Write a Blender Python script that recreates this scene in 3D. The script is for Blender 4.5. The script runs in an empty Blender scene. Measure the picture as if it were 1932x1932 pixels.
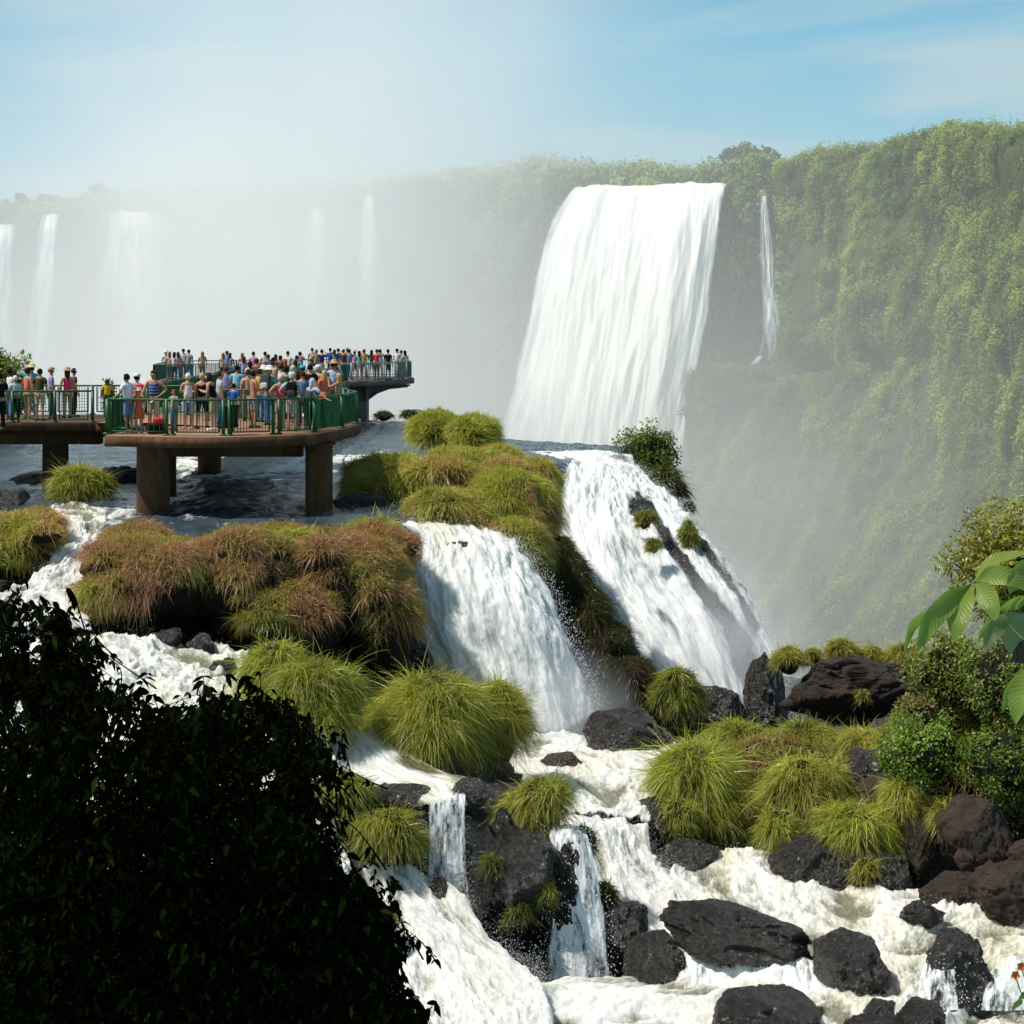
import bpy, bmesh, math, random
import numpy as np
from mathutils import Vector, Matrix

SC = bpy.context.scene
COLL = SC.collection
rng = np.random.default_rng(11)
random.seed(5)
K, U0, V0 = 3605.0, 966.0, 614.0     # camera at the origin looks along +Y; a photo point (u, v) at depth Y


def P(u, v, Y):
    return np.array(((u - U0) / K * Y, Y, -(v - V0) / K * Y))


def PA(a):
    a = np.asarray(a, float)
    Y = a[..., 2]
    return np.stack([(a[..., 0] - U0) / K * Y, Y, -(a[..., 1] - V0) / K * Y], -1)


# ------------------------------------------------------------------ noise
def gnoise(p, seed=0):
    p = np.asarray(p, np.float64)
    i = np.floor(p).astype(np.int64)
    f = p - i
    w = f * f * f * (f * (f * 6 - 15) + 10)
    out = np.zeros(p.shape[:-1])
    for dx in (0, 1):
        for dy in (0, 1):
            for dz in (0, 1):
                h = ((i[..., 0] + dx) * 374761393 + (i[..., 1] + dy) * 668265263 + (i[..., 2] + dz) * 1440662683 + seed * 974634777) & 0xFFFFFFFF
                h = ((h ^ (h >> 13)) * 1274126177) & 0xFFFFFFFF
                h = h ^ (h >> 16)
                h = (h * 2246822519) & 0xFFFFFFFF
                h = h ^ (h >> 15)
                gx = (h & 1023) / 511.5 - 1
                gy = ((h >> 10) & 1023) / 511.5 - 1
                gz = ((h >> 20) & 1023) / 511.5 - 1
                d = gx * (f[..., 0] - dx) + gy * (f[..., 1] - dy) + gz * (f[..., 2] - dz)
                wx = w[..., 0] if dx else 1 - w[..., 0]
                wy = w[..., 1] if dy else 1 - w[..., 1]
                wz = w[..., 2] if dz else 1 - w[..., 2]
                out += d * wx * wy * wz
    return out


def fbm(p, octaves=4, lac=2.03, gain=0.5, seed=0):
    p = np.asarray(p, float)
    a, s = 1.0, 0.0
    for k in range(octaves):
        s = s + a * gnoise(p, seed + k * 17)
        p = p * lac + 13.7
        a *= gain
    return s


def ridged(p, octaves=4, lac=2.1, gain=0.5, seed=0):
    p = np.asarray(p, float)
    a, s = 1.0, 0.0
    for k in range(octaves):
        s = s + a * (1 - np.abs(gnoise(p, seed + k * 29)) * 2.2)
        p = p * lac + 7.1
        a *= gain
    return s


def sstep(a, b, x):
    t = np.clip((x - a) / (b - a), 0, 1)
    return t * t * (3 - 2 * t)


# ------------------------------------------------------------------ meshes
def build_mesh(name, V, faces, col=None, flow=None, smooth=True):
    V = np.ascontiguousarray(np.asarray(V, np.float32).reshape(-1, 3))
    me = bpy.data.meshes.new(name)
    me.vertices.add(len(V))
    me.vertices.foreach_set('co', V.ravel())
    fs = [np.asarray(f, np.int32) for f in faces if len(f)]
    loops = np.concatenate([f.ravel() for f in fs])
    tot = np.concatenate([np.full(len(f), f.shape[1], np.int32) for f in fs])
    start = np.concatenate([[0], np.cumsum(tot)[:-1]]).astype(np.int32)
    me.loops.add(len(loops))
    me.loops.foreach_set('vertex_index', loops)
    me.polygons.add(len(tot))
    me.polygons.foreach_set('loop_start', start)
    me.update(calc_edges=True)
    if smooth:
        me.polygons.foreach_set('use_smooth', np.ones(len(tot), bool))
    if col is not None:
        c = np.ones((len(V), 4), np.float32)
        c[:, :3] = np.asarray(col, np.float32).reshape(-1, 3)
        a = me.color_attributes.new('Col', 'FLOAT_COLOR', 'POINT')
        a.data.foreach_set('color', c.ravel())
    if flow is not None:
        f3 = np.zeros((len(V), 3), np.float32)
        f3[:, :2] = np.asarray(flow, np.float32).reshape(-1, 2)
        a = me.attributes.new('flow', 'FLOAT_VECTOR', 'POINT')
        a.data.foreach_set('vector', f3.ravel())
    me.update()
    return me


def tag(o, label=None, cat=None, group=None, kind=None):
    if label: o['label'] = label
    if cat: o['category'] = cat
    if group: o['group'] = group
    if kind: o['kind'] = kind
    return o


def link(name, me, mat, parent=None, **t):
    o = bpy.data.objects.new(name, me)
    COLL.objects.link(o)
    if mat is not None:
        for m in (mat if isinstance(mat, (list, tuple)) else [mat]):
            me.materials.append(m)
    if parent is not None: o.parent = parent
    return tag(o, **t)


def empty(name, loc=(0, 0, 0), rz=0.0, **t):
    o = bpy.data.objects.new(name, None)
    COLL.objects.link(o)
    o.location = loc
    o.rotation_euler = (0, 0, rz)
    o.empty_display_size = 0.2
    return tag(o, **t)


def grid_faces(nr, nc, off=0):
    i = np.arange(nr - 1)[:, None] * nc + np.arange(nc - 1)[None, :]
    i = i.ravel() + off
    return np.stack([i, i + 1, i + nc + 1, i + nc], 1)


class MB:
    """collects boxes, tubes, lathes, prisms for one mesh"""
    def __init__(s): s.v = []; s.q = []; s.t = []; s.n = 0

    def add(s, V, q=None, t=None):
        V = np.asarray(V, float).reshape(-1, 3)
        s.v.append(V)
        if q is not None and len(q): s.q.append(np.asarray(q) + s.n)
        if t is not None and len(t): s.t.append(np.asarray(t) + s.n)
        s.n += len(V)

    def box(s, a, b):
        x0, y0, z0 = a; x1, y1, z1 = b
        V = [(x0, y0, z0), (x1, y0, z0), (x1, y1, z0), (x0, y1, z0), (x0, y0, z1), (x1, y0, z1), (x1, y1, z1), (x0, y1, z1)]
        s.add(V, [(0, 3, 2, 1), (4, 5, 6, 7), (0, 1, 5, 4), (1, 2, 6, 5), (2, 3, 7, 6), (3, 0, 4, 7)])

    def tube(s, pts, r, n=6, cap=True):
        pts = np.asarray(pts, float)
        m = len(pts)
        r = np.broadcast_to(np.asarray(r, float), (m,))
        T = np.gradient(pts, axis=0)
        T /= np.linalg.norm(T, axis=1)[:, None] + 1e-9
        up = np.array([0, 0, 1.0]) if abs(T[0][2]) < 0.9 else np.array([1.0, 0, 0])
        A = np.cross(T, up); A /= np.linalg.norm(A, axis=1)[:, None] + 1e-9
        B = np.cross(T, A)
        ang = np.arange(n) / n * 2 * math.pi
        V = pts[:, None] + r[:, None, None] * (A[:, None] * np.cos(ang)[None, :, None] + B[:, None] * np.sin(ang)[None, :, None])
        q = []
        for i in range(m - 1):
            for j in range(n):
                q.append((i * n + j, i * n + (j + 1) % n, (i + 1) * n + (j + 1) % n, (i + 1) * n + j))
        V = V.reshape(-1, 3); t = []
        if cap:
            c0 = len(V); V = np.vstack([V, pts[0], pts[-1]])
            for j in range(n):
                t.append((c0, (j + 1) % n, j)); t.append((c0 + 1, (m - 1) * n + j, (m - 1) * n + (j + 1) % n))
        s.add(V, q, t)

    def lathe(s, prof, c=(0, 0, 0), n=16):
        ang = np.arange(n) / n * 2 * math.pi
        V = []; q = []
        for r, z in prof:
            V += [(c[0] + r * math.cos(a), c[1] + r * math.sin(a), c[2] + z) for a in ang]
        for i in range(len(prof) - 1):
            for j in range(n):
                q.append((i * n + j, i * n + (j + 1) % n, (i + 1) * n + (j + 1) % n, (i + 1) * n + j))
        s.add(V, q)

    def prism(s, poly, z0, z1):
        n = len(poly)
        V = [(x, y, z0) for x, y in poly] + [(x, y, z1) for x, y in poly]
        q = [(i, (i + 1) % n, n + (i + 1) % n, n + i) for i in range(n)]
        c = len(V)
        cx = sum(p[0] for p in poly) / n; cy = sum(p[1] for p in poly) / n
        V += [(cx, cy, z0), (cx, cy, z1)]
        t = [(c, (i + 1) % n, i) for i in range(n)] + [(c + 1, n + i, n + (i + 1) % n) for i in range(n)]
        s.add(V, q, t)

    def build(s, name, mat, parent=None, smooth=False, **t):
        me = build_mesh(name, np.vstack(s.v), [np.vstack(s.q) if s.q else np.zeros((0, 4), int), np.vstack(s.t) if s.t else np.zeros((0, 3), int)], smooth=smooth)
        return link(name, me, mat, parent, **t)


_ico = {}


def ico(level):
    if level not in _ico:
        bm = bmesh.new()
        bmesh.ops.create_icosphere(bm, subdivisions=level, radius=1.0)
        V = np.array([v.co[:] for v in bm.verts]); F = np.array([[v.index for v in f.verts] for f in bm.faces])
        bm.free(); _ico[level] = (V, F)
    return _ico[level]


# ------------------------------------------------------------------ materials
def new_mat(name):
    m = bpy.data.materials.new(name); m.use_nodes = True
    nt = m.node_tree
    for n in list(nt.nodes): nt.nodes.remove(n)
    return m, nt


def nd(nt, typ, ins=None, **props):
    n = nt.nodes.new('ShaderNode' + typ)
    for k, v in props.items(): setattr(n, k, v)
    for k, v in (ins or {}).items():
        s = n.inputs[k]
        if isinstance(v, bpy.types.NodeSocket): nt.links.new(v, s)
        else: s.default_value = v
    return n


def ramp(nt, fac, stops, interp='LINEAR'):
    n = nt.nodes.new('ShaderNodeValToRGB')
    cr = n.color_ramp; cr.interpolation = interp
    while len(cr.elements) < len(stops): cr.elements.new(0.5)
    for e, (p, c) in zip(cr.elements, stops):
        e.position = p
        e.color = (c, c, c, 1) if isinstance(c, (int, float)) else (*c, 1)
    nt.links.new(fac, n.inputs['Fac'])
    return n.outputs['Color']


def mixc(nt, fac, a, b, mode='MIX'):
    n = nt.nodes.new('ShaderNodeMix'); n.data_type = 'RGBA'; n.blend_type = mode
    for s, v in ((n.inputs[0], fac), (n.inputs[6], a), (n.inputs[7], b)):
        if isinstance(v, bpy.types.NodeSocket): nt.links.new(v, s)
        elif isinstance(v, (int, float)): s.default_value = v
        else: s.default_value = (*v, 1)
    return n.outputs[2]


def math_(nt, op, a, b=None, clamp=False):
    n = nt.nodes.new('ShaderNodeMath'); n.operation = op; n.use_clamp = clamp
    for s, v in ((n.inputs[0], a), (n.inputs[1], b)):
        if v is None: continue
        if isinstance(v, bpy.types.NodeSocket): nt.links.new(v, s)
        else: s.default_value = v
    return n.outputs[0]


def out(nt, surf=None, vol=None):
    o = nt.nodes.new('ShaderNodeOutputMaterial')
    if surf is not None: nt.links.new(surf, o.inputs['Surface'])
    if vol is not None: nt.links.new(vol, o.inputs['Volume'])


def noise_n(nt, scale, detail=6, rough=0.55, vec=None, dist=0.0):
    n = nd(nt, 'TexNoise', {'Scale': scale, 'Detail': detail, 'Roughness': rough, 'Distortion': dist})
    if vec is not None: nt.links.new(vec, n.inputs['Vector'])
    return n.outputs['Fac']


def geo_pos(nt):
    return nd(nt, 'NewGeometry').outputs['Position']


def mat_rock(name, dark, light, rough=(0.25, 0.7), scale=1.0, bump=0.5, streak=False, wet=0.5):
    m, nt = new_mat(name)
    p = geo_pos(nt)
    if streak:
        p = nd(nt, 'Mapping', {'Vector': p, 'Scale': streak if isinstance(streak, tuple) else (0.35, 0.35, 1.6), 'Rotation': (0, 0, 0) if isinstance(streak, tuple) else (0.2, 0.25, 0)}).outputs[0]
    n1 = noise_n(nt, 1.1 * scale, 8, 0.6, p)
    n2 = noise_n(nt, 7.0 * scale, 8, 0.65, p)
    n3 = noise_n(nt, 42.0 * scale, 4, 0.65, p)
    vo = nd(nt, 'TexVoronoi', {'Scale': 0.9 * scale, 'Vector': nd(nt, 'VectorMath', {0: p, 1: nd(nt, 'TexNoise', {'Scale': 2.0, 'Detail': 4.0, 'Vector': p}).outputs['Color']}, operation='ADD').outputs[0]}, feature='DISTANCE_TO_EDGE').outputs['Distance']
    c = mixc(nt, ramp(nt, n1, [(0.35, 0.0), (0.68, 1.0)]), dark, light)
    c = mixc(nt, ramp(nt, n2, [(0.4, 0.0), (0.7, 0.6)]), c, tuple(0.5 * x for x in dark))
    c = mixc(nt, ramp(nt, n3, [(0.5, 0.0), (0.75, 0.35)]), c, tuple(min(1, 1.7 * x) for x in light))
    r = ramp(nt, n2, [(0.35, rough[0]), (0.65, rough[1])])
    h = math_(nt, 'ADD', math_(nt, 'MULTIPLY', n2, 0.6), math_(nt, 'MULTIPLY', n3, 0.22))
    crack = math_(nt, 'MULTIPLY', ramp(nt, vo, [(0.0, 0.0), (0.035, 1.0)]), ramp(nt, n1, [(0.5, 0.0), (0.72, 0.22)]))
    h = math_(nt, 'ADD', h, crack)
    b = nd(nt, 'Bump', {'Strength': min(1.0, bump * 1.3), 'Distance': 0.22, 'Height': h})
    c = mixc(nt, ramp(nt, noise_n(nt, 0.45 * scale, 3, 0.5, p), [(0.35, 0.0), (0.65, 0.7)]), c, tuple(0.45 * x for x in light))
    bs = nd(nt, 'BsdfPrincipled', {'Base Color': c, 'Roughness': r, 'Normal': b.outputs[0], 'Specular IOR Level': wet})
    out(nt, bs.outputs[0])
    return m


def mat_leaf(name, rough=0.45, trans=0.35, gain=1.0, spec=0.4, tgain=(1.25, 1.3, 0.5)):
    m, nt = new_mat(name)
    a = nd(nt, 'Attribute', attribute_name='Col').outputs['Color']
    c = mixc(nt, 1.0, a, (gain, gain, gain), 'MULTIPLY')
    t = mixc(nt, 1.0, c, tgain, 'MULTIPLY')
    bs = nd(nt, 'BsdfPrincipled', {'Base Color': c, 'Roughness': rough, 'Specular IOR Level': spec})
    tr = nd(nt, 'BsdfTranslucent', {'Color': t})
    mx = nd(nt, 'MixShader', {0: trans, 1: bs.outputs[0], 2: tr.outputs[0]})
    out(nt, mx.outputs[0])
    return m


def mat_plain(name, color, rough=0.6, spec=0.3, noise=0.25, nscale=4.0, metallic=0.0, bump=0.0):
    m, nt = new_mat(name)
    n = noise_n(nt, nscale, 5, 0.6, geo_pos(nt))
    c = mixc(nt, ramp(nt, n, [(0.3, 0.0), (0.7, 1.0)]), tuple(x * (1 - noise) for x in color), tuple(min(1, x * (1 + noise)) for x in color))
    bs = nd(nt, 'BsdfPrincipled', {'Base Color': c, 'Roughness': rough, 'Specular IOR Level': spec, 'Metallic': metallic})
    if bump:
        b = nd(nt, 'Bump', {'Strength': bump, 'Distance': 0.03, 'Height': n}); nt.links.new(b.outputs[0], bs.inputs['Normal'])
    out(nt, bs.outputs[0])
    return m


def mat_foam(name, fs=(1.6, 0.55), foam_lo=0.36, foam_hi=0.55, cream=0.5, bump=0.5, dark=(0.10, 0.11, 0.08), white=(0.81, 0.81, 0.79), fine=8.0):
    """white water: foam and darker water streaked along the flow attribute; Col.r pushes foam, Col.g cream tint"""
    m, nt = new_mat(name)
    fl = nd(nt, 'Attribute', attribute_name='flow').outputs['Vector']
    at = nd(nt, 'SeparateColor', {0: nd(nt, 'Attribute', attribute_name='Col').outputs['Color']})
    v1 = nd(nt, 'Mapping', {'Vector': fl, 'Scale': (fs[0], fs[1], 1)}).outputs[0]
    n1 = noise_n(nt, 1.0, 9, 0.62, v1, 0.6)
    n2 = noise_n(nt, fine, 7, 0.65, v1, 0.3)
    n3 = noise_n(nt, 0.6, 4, 0.5, v1, 0.3)
    f = math_(nt, 'ADD', math_(nt, 'MULTIPLY', n1, 0.7), math_(nt, 'MULTIPLY', n2, 0.3))
    f = math_(nt, 'ADD', f, math_(nt, 'MULTIPLY', math_(nt, 'SUBTRACT', at.outputs[0], 0.5), 0.5))
    mask = ramp(nt, f, [(foam_lo, 0.0), (foam_hi, 1.0)])
    cr = math_(nt, 'MULTIPLY', ramp(nt, n3, [(0.42, 0.0), (0.62, 1.0)]), cream)
    cr = math_(nt, 'MULTIPLY', cr, math_(nt, 'MULTIPLY', at.outputs[1], 2.0), clamp=True)
    foam = mixc(nt, cr, white, (0.70, 0.665, 0.50))
    foam = mixc(nt, ramp(nt, n2, [(0.34, 0.55), (0.56, 0.0)]), foam, (0.42, 0.43, 0.39))
    c = mixc(nt, mask, dark, foam)
    r = ramp(nt, mask, [(0.0, 0.12), (0.6, 0.7)])
    h = math_(nt, 'ADD', n1, math_(nt, 'MULTIPLY', n2, 0.5))
    b = nd(nt, 'Bump', {'Strength': bump, 'Distance': 0.15, 'Height': h})
    bs = nd(nt, 'BsdfPrincipled', {'Base Color': c, 'Roughness': r, 'Normal': b.outputs[0], 'Specular IOR Level': 0.4, 'Subsurface Weight': 0.85, 'Subsurface Radius': (0.16, 0.16, 0.15), 'Subsurface Scale': 1.0})
    n4 = noise_n(nt, 2.2, 8, 0.7, nd(nt, 'Mapping', {'Vector': fl, 'Scale': (1.2, 0.9, 1)}).outputs[0])
    al = ramp(nt, math_(nt, 'ADD', n4, math_(nt, 'SUBTRACT', at.outputs[2], 0.5)), [(0.42, 0.0), (0.52, 1.0)])
    fin = nd(nt, 'MixShader', {0: al, 1: nd(nt, 'BsdfTransparent').outputs[0], 2: bs.outputs[0]})
    out(nt, fin.outputs[0])
    return m


def mat_fall(name, sx, sy, lo, hi, white=(0.87, 0.89, 0.90), bump=0.35, tint=0.25, trans=0.25, fine=4.0, low=(0.55, 0.60, 0.62), sss=0.0):
    """falling water: streaks along flow.y, holes between strands; Col.b is the edge alpha, Col.g cream"""
    m, nt = new_mat(name)
    fl = nd(nt, 'Attribute', attribute_name='flow').outputs['Vector']
    at = nd(nt, 'SeparateColor', {0: nd(nt, 'Attribute', attribute_name='Col').outputs['Color']})
    v1 = nd(nt, 'Mapping', {'Vector': fl, 'Scale': (sx, sy, 1)}).outputs[0]
    n1 = noise_n(nt, 1.0, 10, 0.66, v1, 0.5)
    n2 = noise_n(nt, fine, 8, 0.7, v1, 0.2)
    f = math_(nt, 'ADD', math_(nt, 'MULTIPLY', n1, 0.6), math_(nt, 'MULTIPLY', n2, 0.4))
    f = math_(nt, 'ADD', f, math_(nt, 'SUBTRACT', at.outputs[2], 0.5))
    alpha = ramp(nt, f, [(lo, 0.0), (hi, 1.0)])
    shade = ramp(nt, f, [(hi - 0.06, 0.0), (min(0.99, hi + 0.16), 1.0)])
    c = mixc(nt, shade, low, white)
    c = mixc(nt, math_(nt, 'MULTIPLY', at.outputs[1], tint), c, (0.62, 0.58, 0.38))
    h = math_(nt, 'ADD', n1, math_(nt, 'MULTIPLY', n2, 0.6))
    b = nd(nt, 'Bump', {'Strength': bump, 'Distance': 0.2, 'Height': h})
    bs = nd(nt, 'BsdfPrincipled', {'Base Color': c, 'Roughness': 0.6, 'Normal': b.outputs[0], 'Specular IOR Level': 0.3, 'Subsurface Weight': sss, 'Subsurface Radius': (0.2, 0.2, 0.2), 'Subsurface Scale': 1.0})
    tl = nd(nt, 'BsdfTranslucent', {'Color': mixc(nt, 1.0, c, (trans, trans, trans), 'MULTIPLY')})
    mx = nd(nt, 'AddShader', {0: bs.outputs[0], 1: tl.outputs[0]})     # airy water scatters light from both sides
    tp = nd(nt, 'BsdfTransparent')
    fin = nd(nt, 'MixShader', {0: alpha, 1: tp.outputs[0], 2: mx.outputs[0]})
    out(nt, fin.outputs[0])
    return m


# ------------------------------------------------------------------ patches, mounds, blades, rocks
def cr1(A, n):
    A = np.asarray(A, float)
    R = A.shape[0]
    A = np.concatenate([[2 * A[0] - A[1]], A, [2 * A[-1] - A[-2]]])
    t = np.linspace(0, R - 1, n)
    i = np.minimum(t.astype(int), R - 2)
    f = (t - i).reshape((-1,) + (1,) * (A.ndim - 1))
    a, b, c, d = A[i], A[i + 1], A[i + 2], A[i + 3]
    return 0.5 * (2 * b + (c - a) * f + (2 * a - 5 * b + 4 * c - d) * f ** 2 + (3 * b - a - 3 * c + d) * f ** 3)


def patch(ctrl, nr, nc, world=False):
    A = np.asarray(ctrl, float) if world else PA(ctrl)
    V = cr1(A, nr)
    V = np.swapaxes(cr1(np.swapaxes(V, 0, 1), nc), 0, 1)
    du = np.gradient(V, axis=1); dv = np.gradient(V, axis=0)
    N = np.cross(du, dv)
    N /= np.linalg.norm(N, axis=-1, keepdims=True) + 1e-9
    if N[..., 2].mean() - N[..., 1].mean() < 0: N = -N
    s = np.cumsum(np.linalg.norm(du, axis=-1), axis=1)
    s = np.broadcast_to(s.mean(0), s.shape)
    t = np.cumsum(np.linalg.norm(dv, axis=-1), axis=0)
    t = np.broadcast_to(t.mean(1)[:, None], t.shape)
    return V, N, np.stack([s, t], -1)


def edge_mask(nr, nc, wl=0.12, wr=0.12, wt=0.0, wb=0.0):
    x = np.linspace(0, 1, nc)[None, :]; y = np.linspace(0, 1, nr)[:, None]
    m = np.ones((nr, nc))
    if wl: m = m * np.clip(x / wl, 0, 1)
    if wr: m = m * np.clip((1 - x) / wr, 0, 1)
    if wt: m = m * np.clip(y / wt, 0, 1)
    if wb: m = m * np.clip((1 - y) / wb, 0, 1)
    return m


def blades(R, D, L, W, droop, C, seg=4, rs=None, side=None):
    """R roots, D directions, L lengths, W widths, droop factors, C colours -> V, quads, colours"""
    n = len(R)
    rs = rs or rng
    if side is None:
        S = np.cross(D, rs.normal(size=(n, 3)))
    else:
        S = np.cross(D, side)
    S /= np.linalg.norm(S, axis=1, keepdims=True) + 1e-9
    t = np.linspace(0, 1, seg + 1)
    cen = R[:, None] + D[:, None] * (L[:, None] * t)[..., None]
    cen[..., 2] -= (droop * L)[:, None] * t ** 2
    wd = W[:, None] * np.maximum((1 - t ** 1.6), 0.08)[None]
    V = np.stack([cen - S[:, None] * wd[..., None] / 2, cen + S[:, None] * wd[..., None] / 2], 2).reshape(-1, 3)
    base = (np.arange(n) * 2 * (seg + 1))[:, None] + (np.arange(seg) * 2)[None]
    b = base.ravel()
    F = np.stack([b, b + 1, b + 3, b + 2], 1)
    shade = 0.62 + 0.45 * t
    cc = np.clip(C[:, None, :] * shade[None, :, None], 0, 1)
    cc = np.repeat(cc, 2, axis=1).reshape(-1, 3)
    return V, F, cc


GREEN = np.array([0.26, 0.30, 0.040]); DGREEN = np.array([0.12, 0.17, 0.026]); YEL = np.array([0.42, 0.36, 0.085]); BROWN = np.array([0.37, 0.205, 0.125]); OLIVE = np.array([0.17, 0.16, 0.04])


def grass_colors(R, brown, rs, yel=0.25, hue=0.0):
    n = len(R)
    a = fbm(R * 0.9, 3, seed=3) + rs.normal(size=n) * 0.22
    b = fbm(R * 0.8 + 50, 3, seed=8) * 1.5 + rs.normal(size=n) * 0.3
    c = GREEN + (DGREEN - GREEN) * np.clip(0.35 + a, 0, 1)[:, None]
    c = c + (YEL - c) * (np.clip(yel + rs.normal(size=n) * 0.22 + hue, 0, 1))[:, None]
    k = np.clip(brown + b, 0, 1)[:, None] if brown > 0 else np.clip(rs.normal(size=n) * 0.2 - 0.25, 0, 1)[:, None]
    c = c + (BROWN * (0.75 + 0.5 * rs.random(n))[:, None] - c) * k
    return np.clip(c * (0.8 + 0.4 * rs.random(n))[:, None], 0, 1)


def lobe(c, r, seed, level=4, amp=0.22, freq=1.1):
    V, F = ico(level)
    d = 1 + amp * fbm(V * freq * 1.3 + seed * 3.3, 4, seed=seed)
    return c + V * d[:, None] * r, V * (1 / np.asarray(r)), F


def boulder(c, r, seed, level=5, facets=9, amp=0.07, tilt=None, cut=(0.62, 0.95), boxy=0.85):
    """angular boulder: sphere trimmed by random planes, then weathered with noise"""
    V, F = ico(level)
    rs = np.random.default_rng(seed)
    V = np.sign(V) * np.abs(V) ** boxy
    for _ in range(facets + 4):
        n = rs.normal(size=3); n /= np.linalg.norm(n)
        d = rs.uniform(*cut)
        ex = V @ n - d
        k = ex > 0
        V[k] -= n * (ex[k] * 0.93)[:, None]
    u = V / (np.linalg.norm(V, axis=1, keepdims=True) + 1e-9)
    sn = rs.normal(size=(46, 3)); sn /= np.linalg.norm(sn, axis=1, keepdims=True)
    sh = rs.uniform(0.80, 1.0, 46)
    uw = u + 0.10 * np.stack([fbm(u * 2.5 + seed + i * 5, 3, seed=seed + i) for i in range(3)], 1)
    k = np.argmax(uw @ sn.T, axis=1)
    rr = np.clip(sh[k] / np.clip((u * sn[k]).sum(1), 0.5, 1), 0.7, 1.15)
    V = V * (1 + 0.55 * (rr - 0.95))[:, None]
    V *= (1 + amp * 1.5 * fbm(V * 1.5 + seed, 5, seed=seed) + 0.06 * (ridged(V * 2.6 + seed, 5, seed=seed + 2) - 1.0))[:, None]
    V += 0.03 * np.stack([fbm(V * 7 + seed + i * 9, 3, seed=seed + i) for i in range(3)], 1)
    ext = np.abs(V).max(0)
    V = V / ext * np.asarray(r)
    if tilt:
        ct, st = math.cos(tilt), math.sin(tilt)
        x, z = V[:, 0] * ct - V[:, 2] * st, V[:, 0] * st + V[:, 2] * ct
        V[:, 0], V[:, 2] = x, z
    return np.asarray(c) + V, F


def droplets(C, size, rs, stretch=None):
    """tiny octahedral water drops"""
    n = len(C)
    o = np.array([(1, 0, 0), (-1, 0, 0), (0, 1, 0), (0, -1, 0), (0, 0, 1), (0, 0, -1)], float)
    f = np.array([(0, 2, 4), (2, 1, 4), (1, 3, 4), (3, 0, 4), (2, 0, 5), (1, 2, 5), (3, 1, 5), (0, 3, 5)])
    V = o[None] * size[:, None, None] * rs.uniform(0.6, 1.3, (n, 1, 3))
    if stretch is not None: V[..., 2] *= stretch
    V = (V + C[:, None]).reshape(-1, 3)
    F = (f[None] + (np.arange(n) * 6)[:, None, None]).reshape(-1, 3)
    return V, F
# ================================================================== camera, sun, sky
cam = bpy.data.cameras.new('camera'); camo = bpy.data.objects.new('camera', cam); COLL.objects.link(camo)
cam.sensor_width = 36.0
cam.lens = 36.0 * K / 1932.0
cam.shift_y = -(966 - V0) / 1932.0
camo.rotation_euler = (math.radians(90), 0, 0)
cam.clip_start = 0.1; cam.clip_end = 6000
SC.camera = camo

SUN_EL, SUN_AZ = math.radians(56), math.radians(-103)     # azimuth from +Y, negative = to the left
sdir = Vector((math.sin(SUN_AZ) * math.cos(SUN_EL), math.cos(SUN_AZ) * math.cos(SUN_EL), math.sin(SUN_EL)))
sl = bpy.data.lights.new('sun', 'SUN'); sl.energy = 4.6; sl.angle = math.radians(0.55); sl.color = (1.0, 0.94, 0.845)
so = bpy.data.objects.new('sun', sl); COLL.objects.link(so)
so.rotation_euler = sdir.to_track_quat('Z', 'Y').to_euler()

world = bpy.data.worlds.new('World'); SC.world = world; world.use_nodes = True
wt = world.node_tree
for n in list(wt.nodes): wt.nodes.remove(n)
sky = nd(wt, 'TexSky', sky_type='NISHITA', sun_disc=False, sun_elevation=SUN_EL, sun_rotation=SUN_AZ, air_density=1.0, dust_density=0.6, ozone_density=2.0)
tc = nd(wt, 'TexCoord').outputs['Generated']
sep = nd(wt, 'SeparateXYZ', {0: tc})
# lower sky gets the clear turquoise blue of the photograph, then thin streaked cloud on top
lowsky = ramp(wt, sep.outputs[2], [(0.0, (2.6, 5.9, 7.2)), (0.07, (2.2, 5.6, 7.2)), (0.15, (1.4, 4.9, 7.2)), (0.24, (1.4, 3.0, 4.6)), (0.5, (0.8, 1.4, 2.1))])
skyc = mixc(wt, 0.94, sky.outputs[0], lowsky)
cv = nd(wt, 'Mapping', {'Vector': tc, 'Scale': (5.0, 5.0, 34.0), 'Rotation': (0.03, 0.06, 0.0), 'Location': (0.35, 0.6, 0.2)}).outputs[0]
cn = noise_n(wt, 1.0, 7, 0.55, cv, 0.5)
cm = math_(wt, 'MULTIPLY', ramp(wt, cn, [(0.45, 0.0), (0.70, 0.75)]), 1.0)
skyc = mixc(wt, cm, skyc, (4.9, 6.35, 6.75))
bg = nd(wt, 'Background', {'Color': skyc, 'Strength': 0.10})
wo = nd(wt, 'OutputWorld'); wt.links.new(bg.outputs[0], wo.inputs['Surface'])

SC.view_settings.view_transform = 'Standard'; SC.view_settings.look = 'None'; SC.view_settings.exposure = 0; SC.view_settings.gamma = 1
SC.render.engine = 'CYCLES'
cy = SC.cycles
cy.use_denoising = True
try: cy.denoiser = 'OPENIMAGEDENOISE'; cy.denoising_prefilter = 'ACCURATE'
except Exception: pass
cy.max_bounces = 8; cy.diffuse_bounces = 3; cy.glossy_bounces = 2; cy.transmission_bounces = 4; cy.transparent_max_bounces = 24
cy.volume_bounces = 1; cy.volume_max_steps = 128; cy.volume_step_rate = 1.0
cy.use_adaptive_sampling = True; cy.adaptive_threshold = 0.03
cy.caustics_reflective = False; cy.caustics_refractive = False

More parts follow.
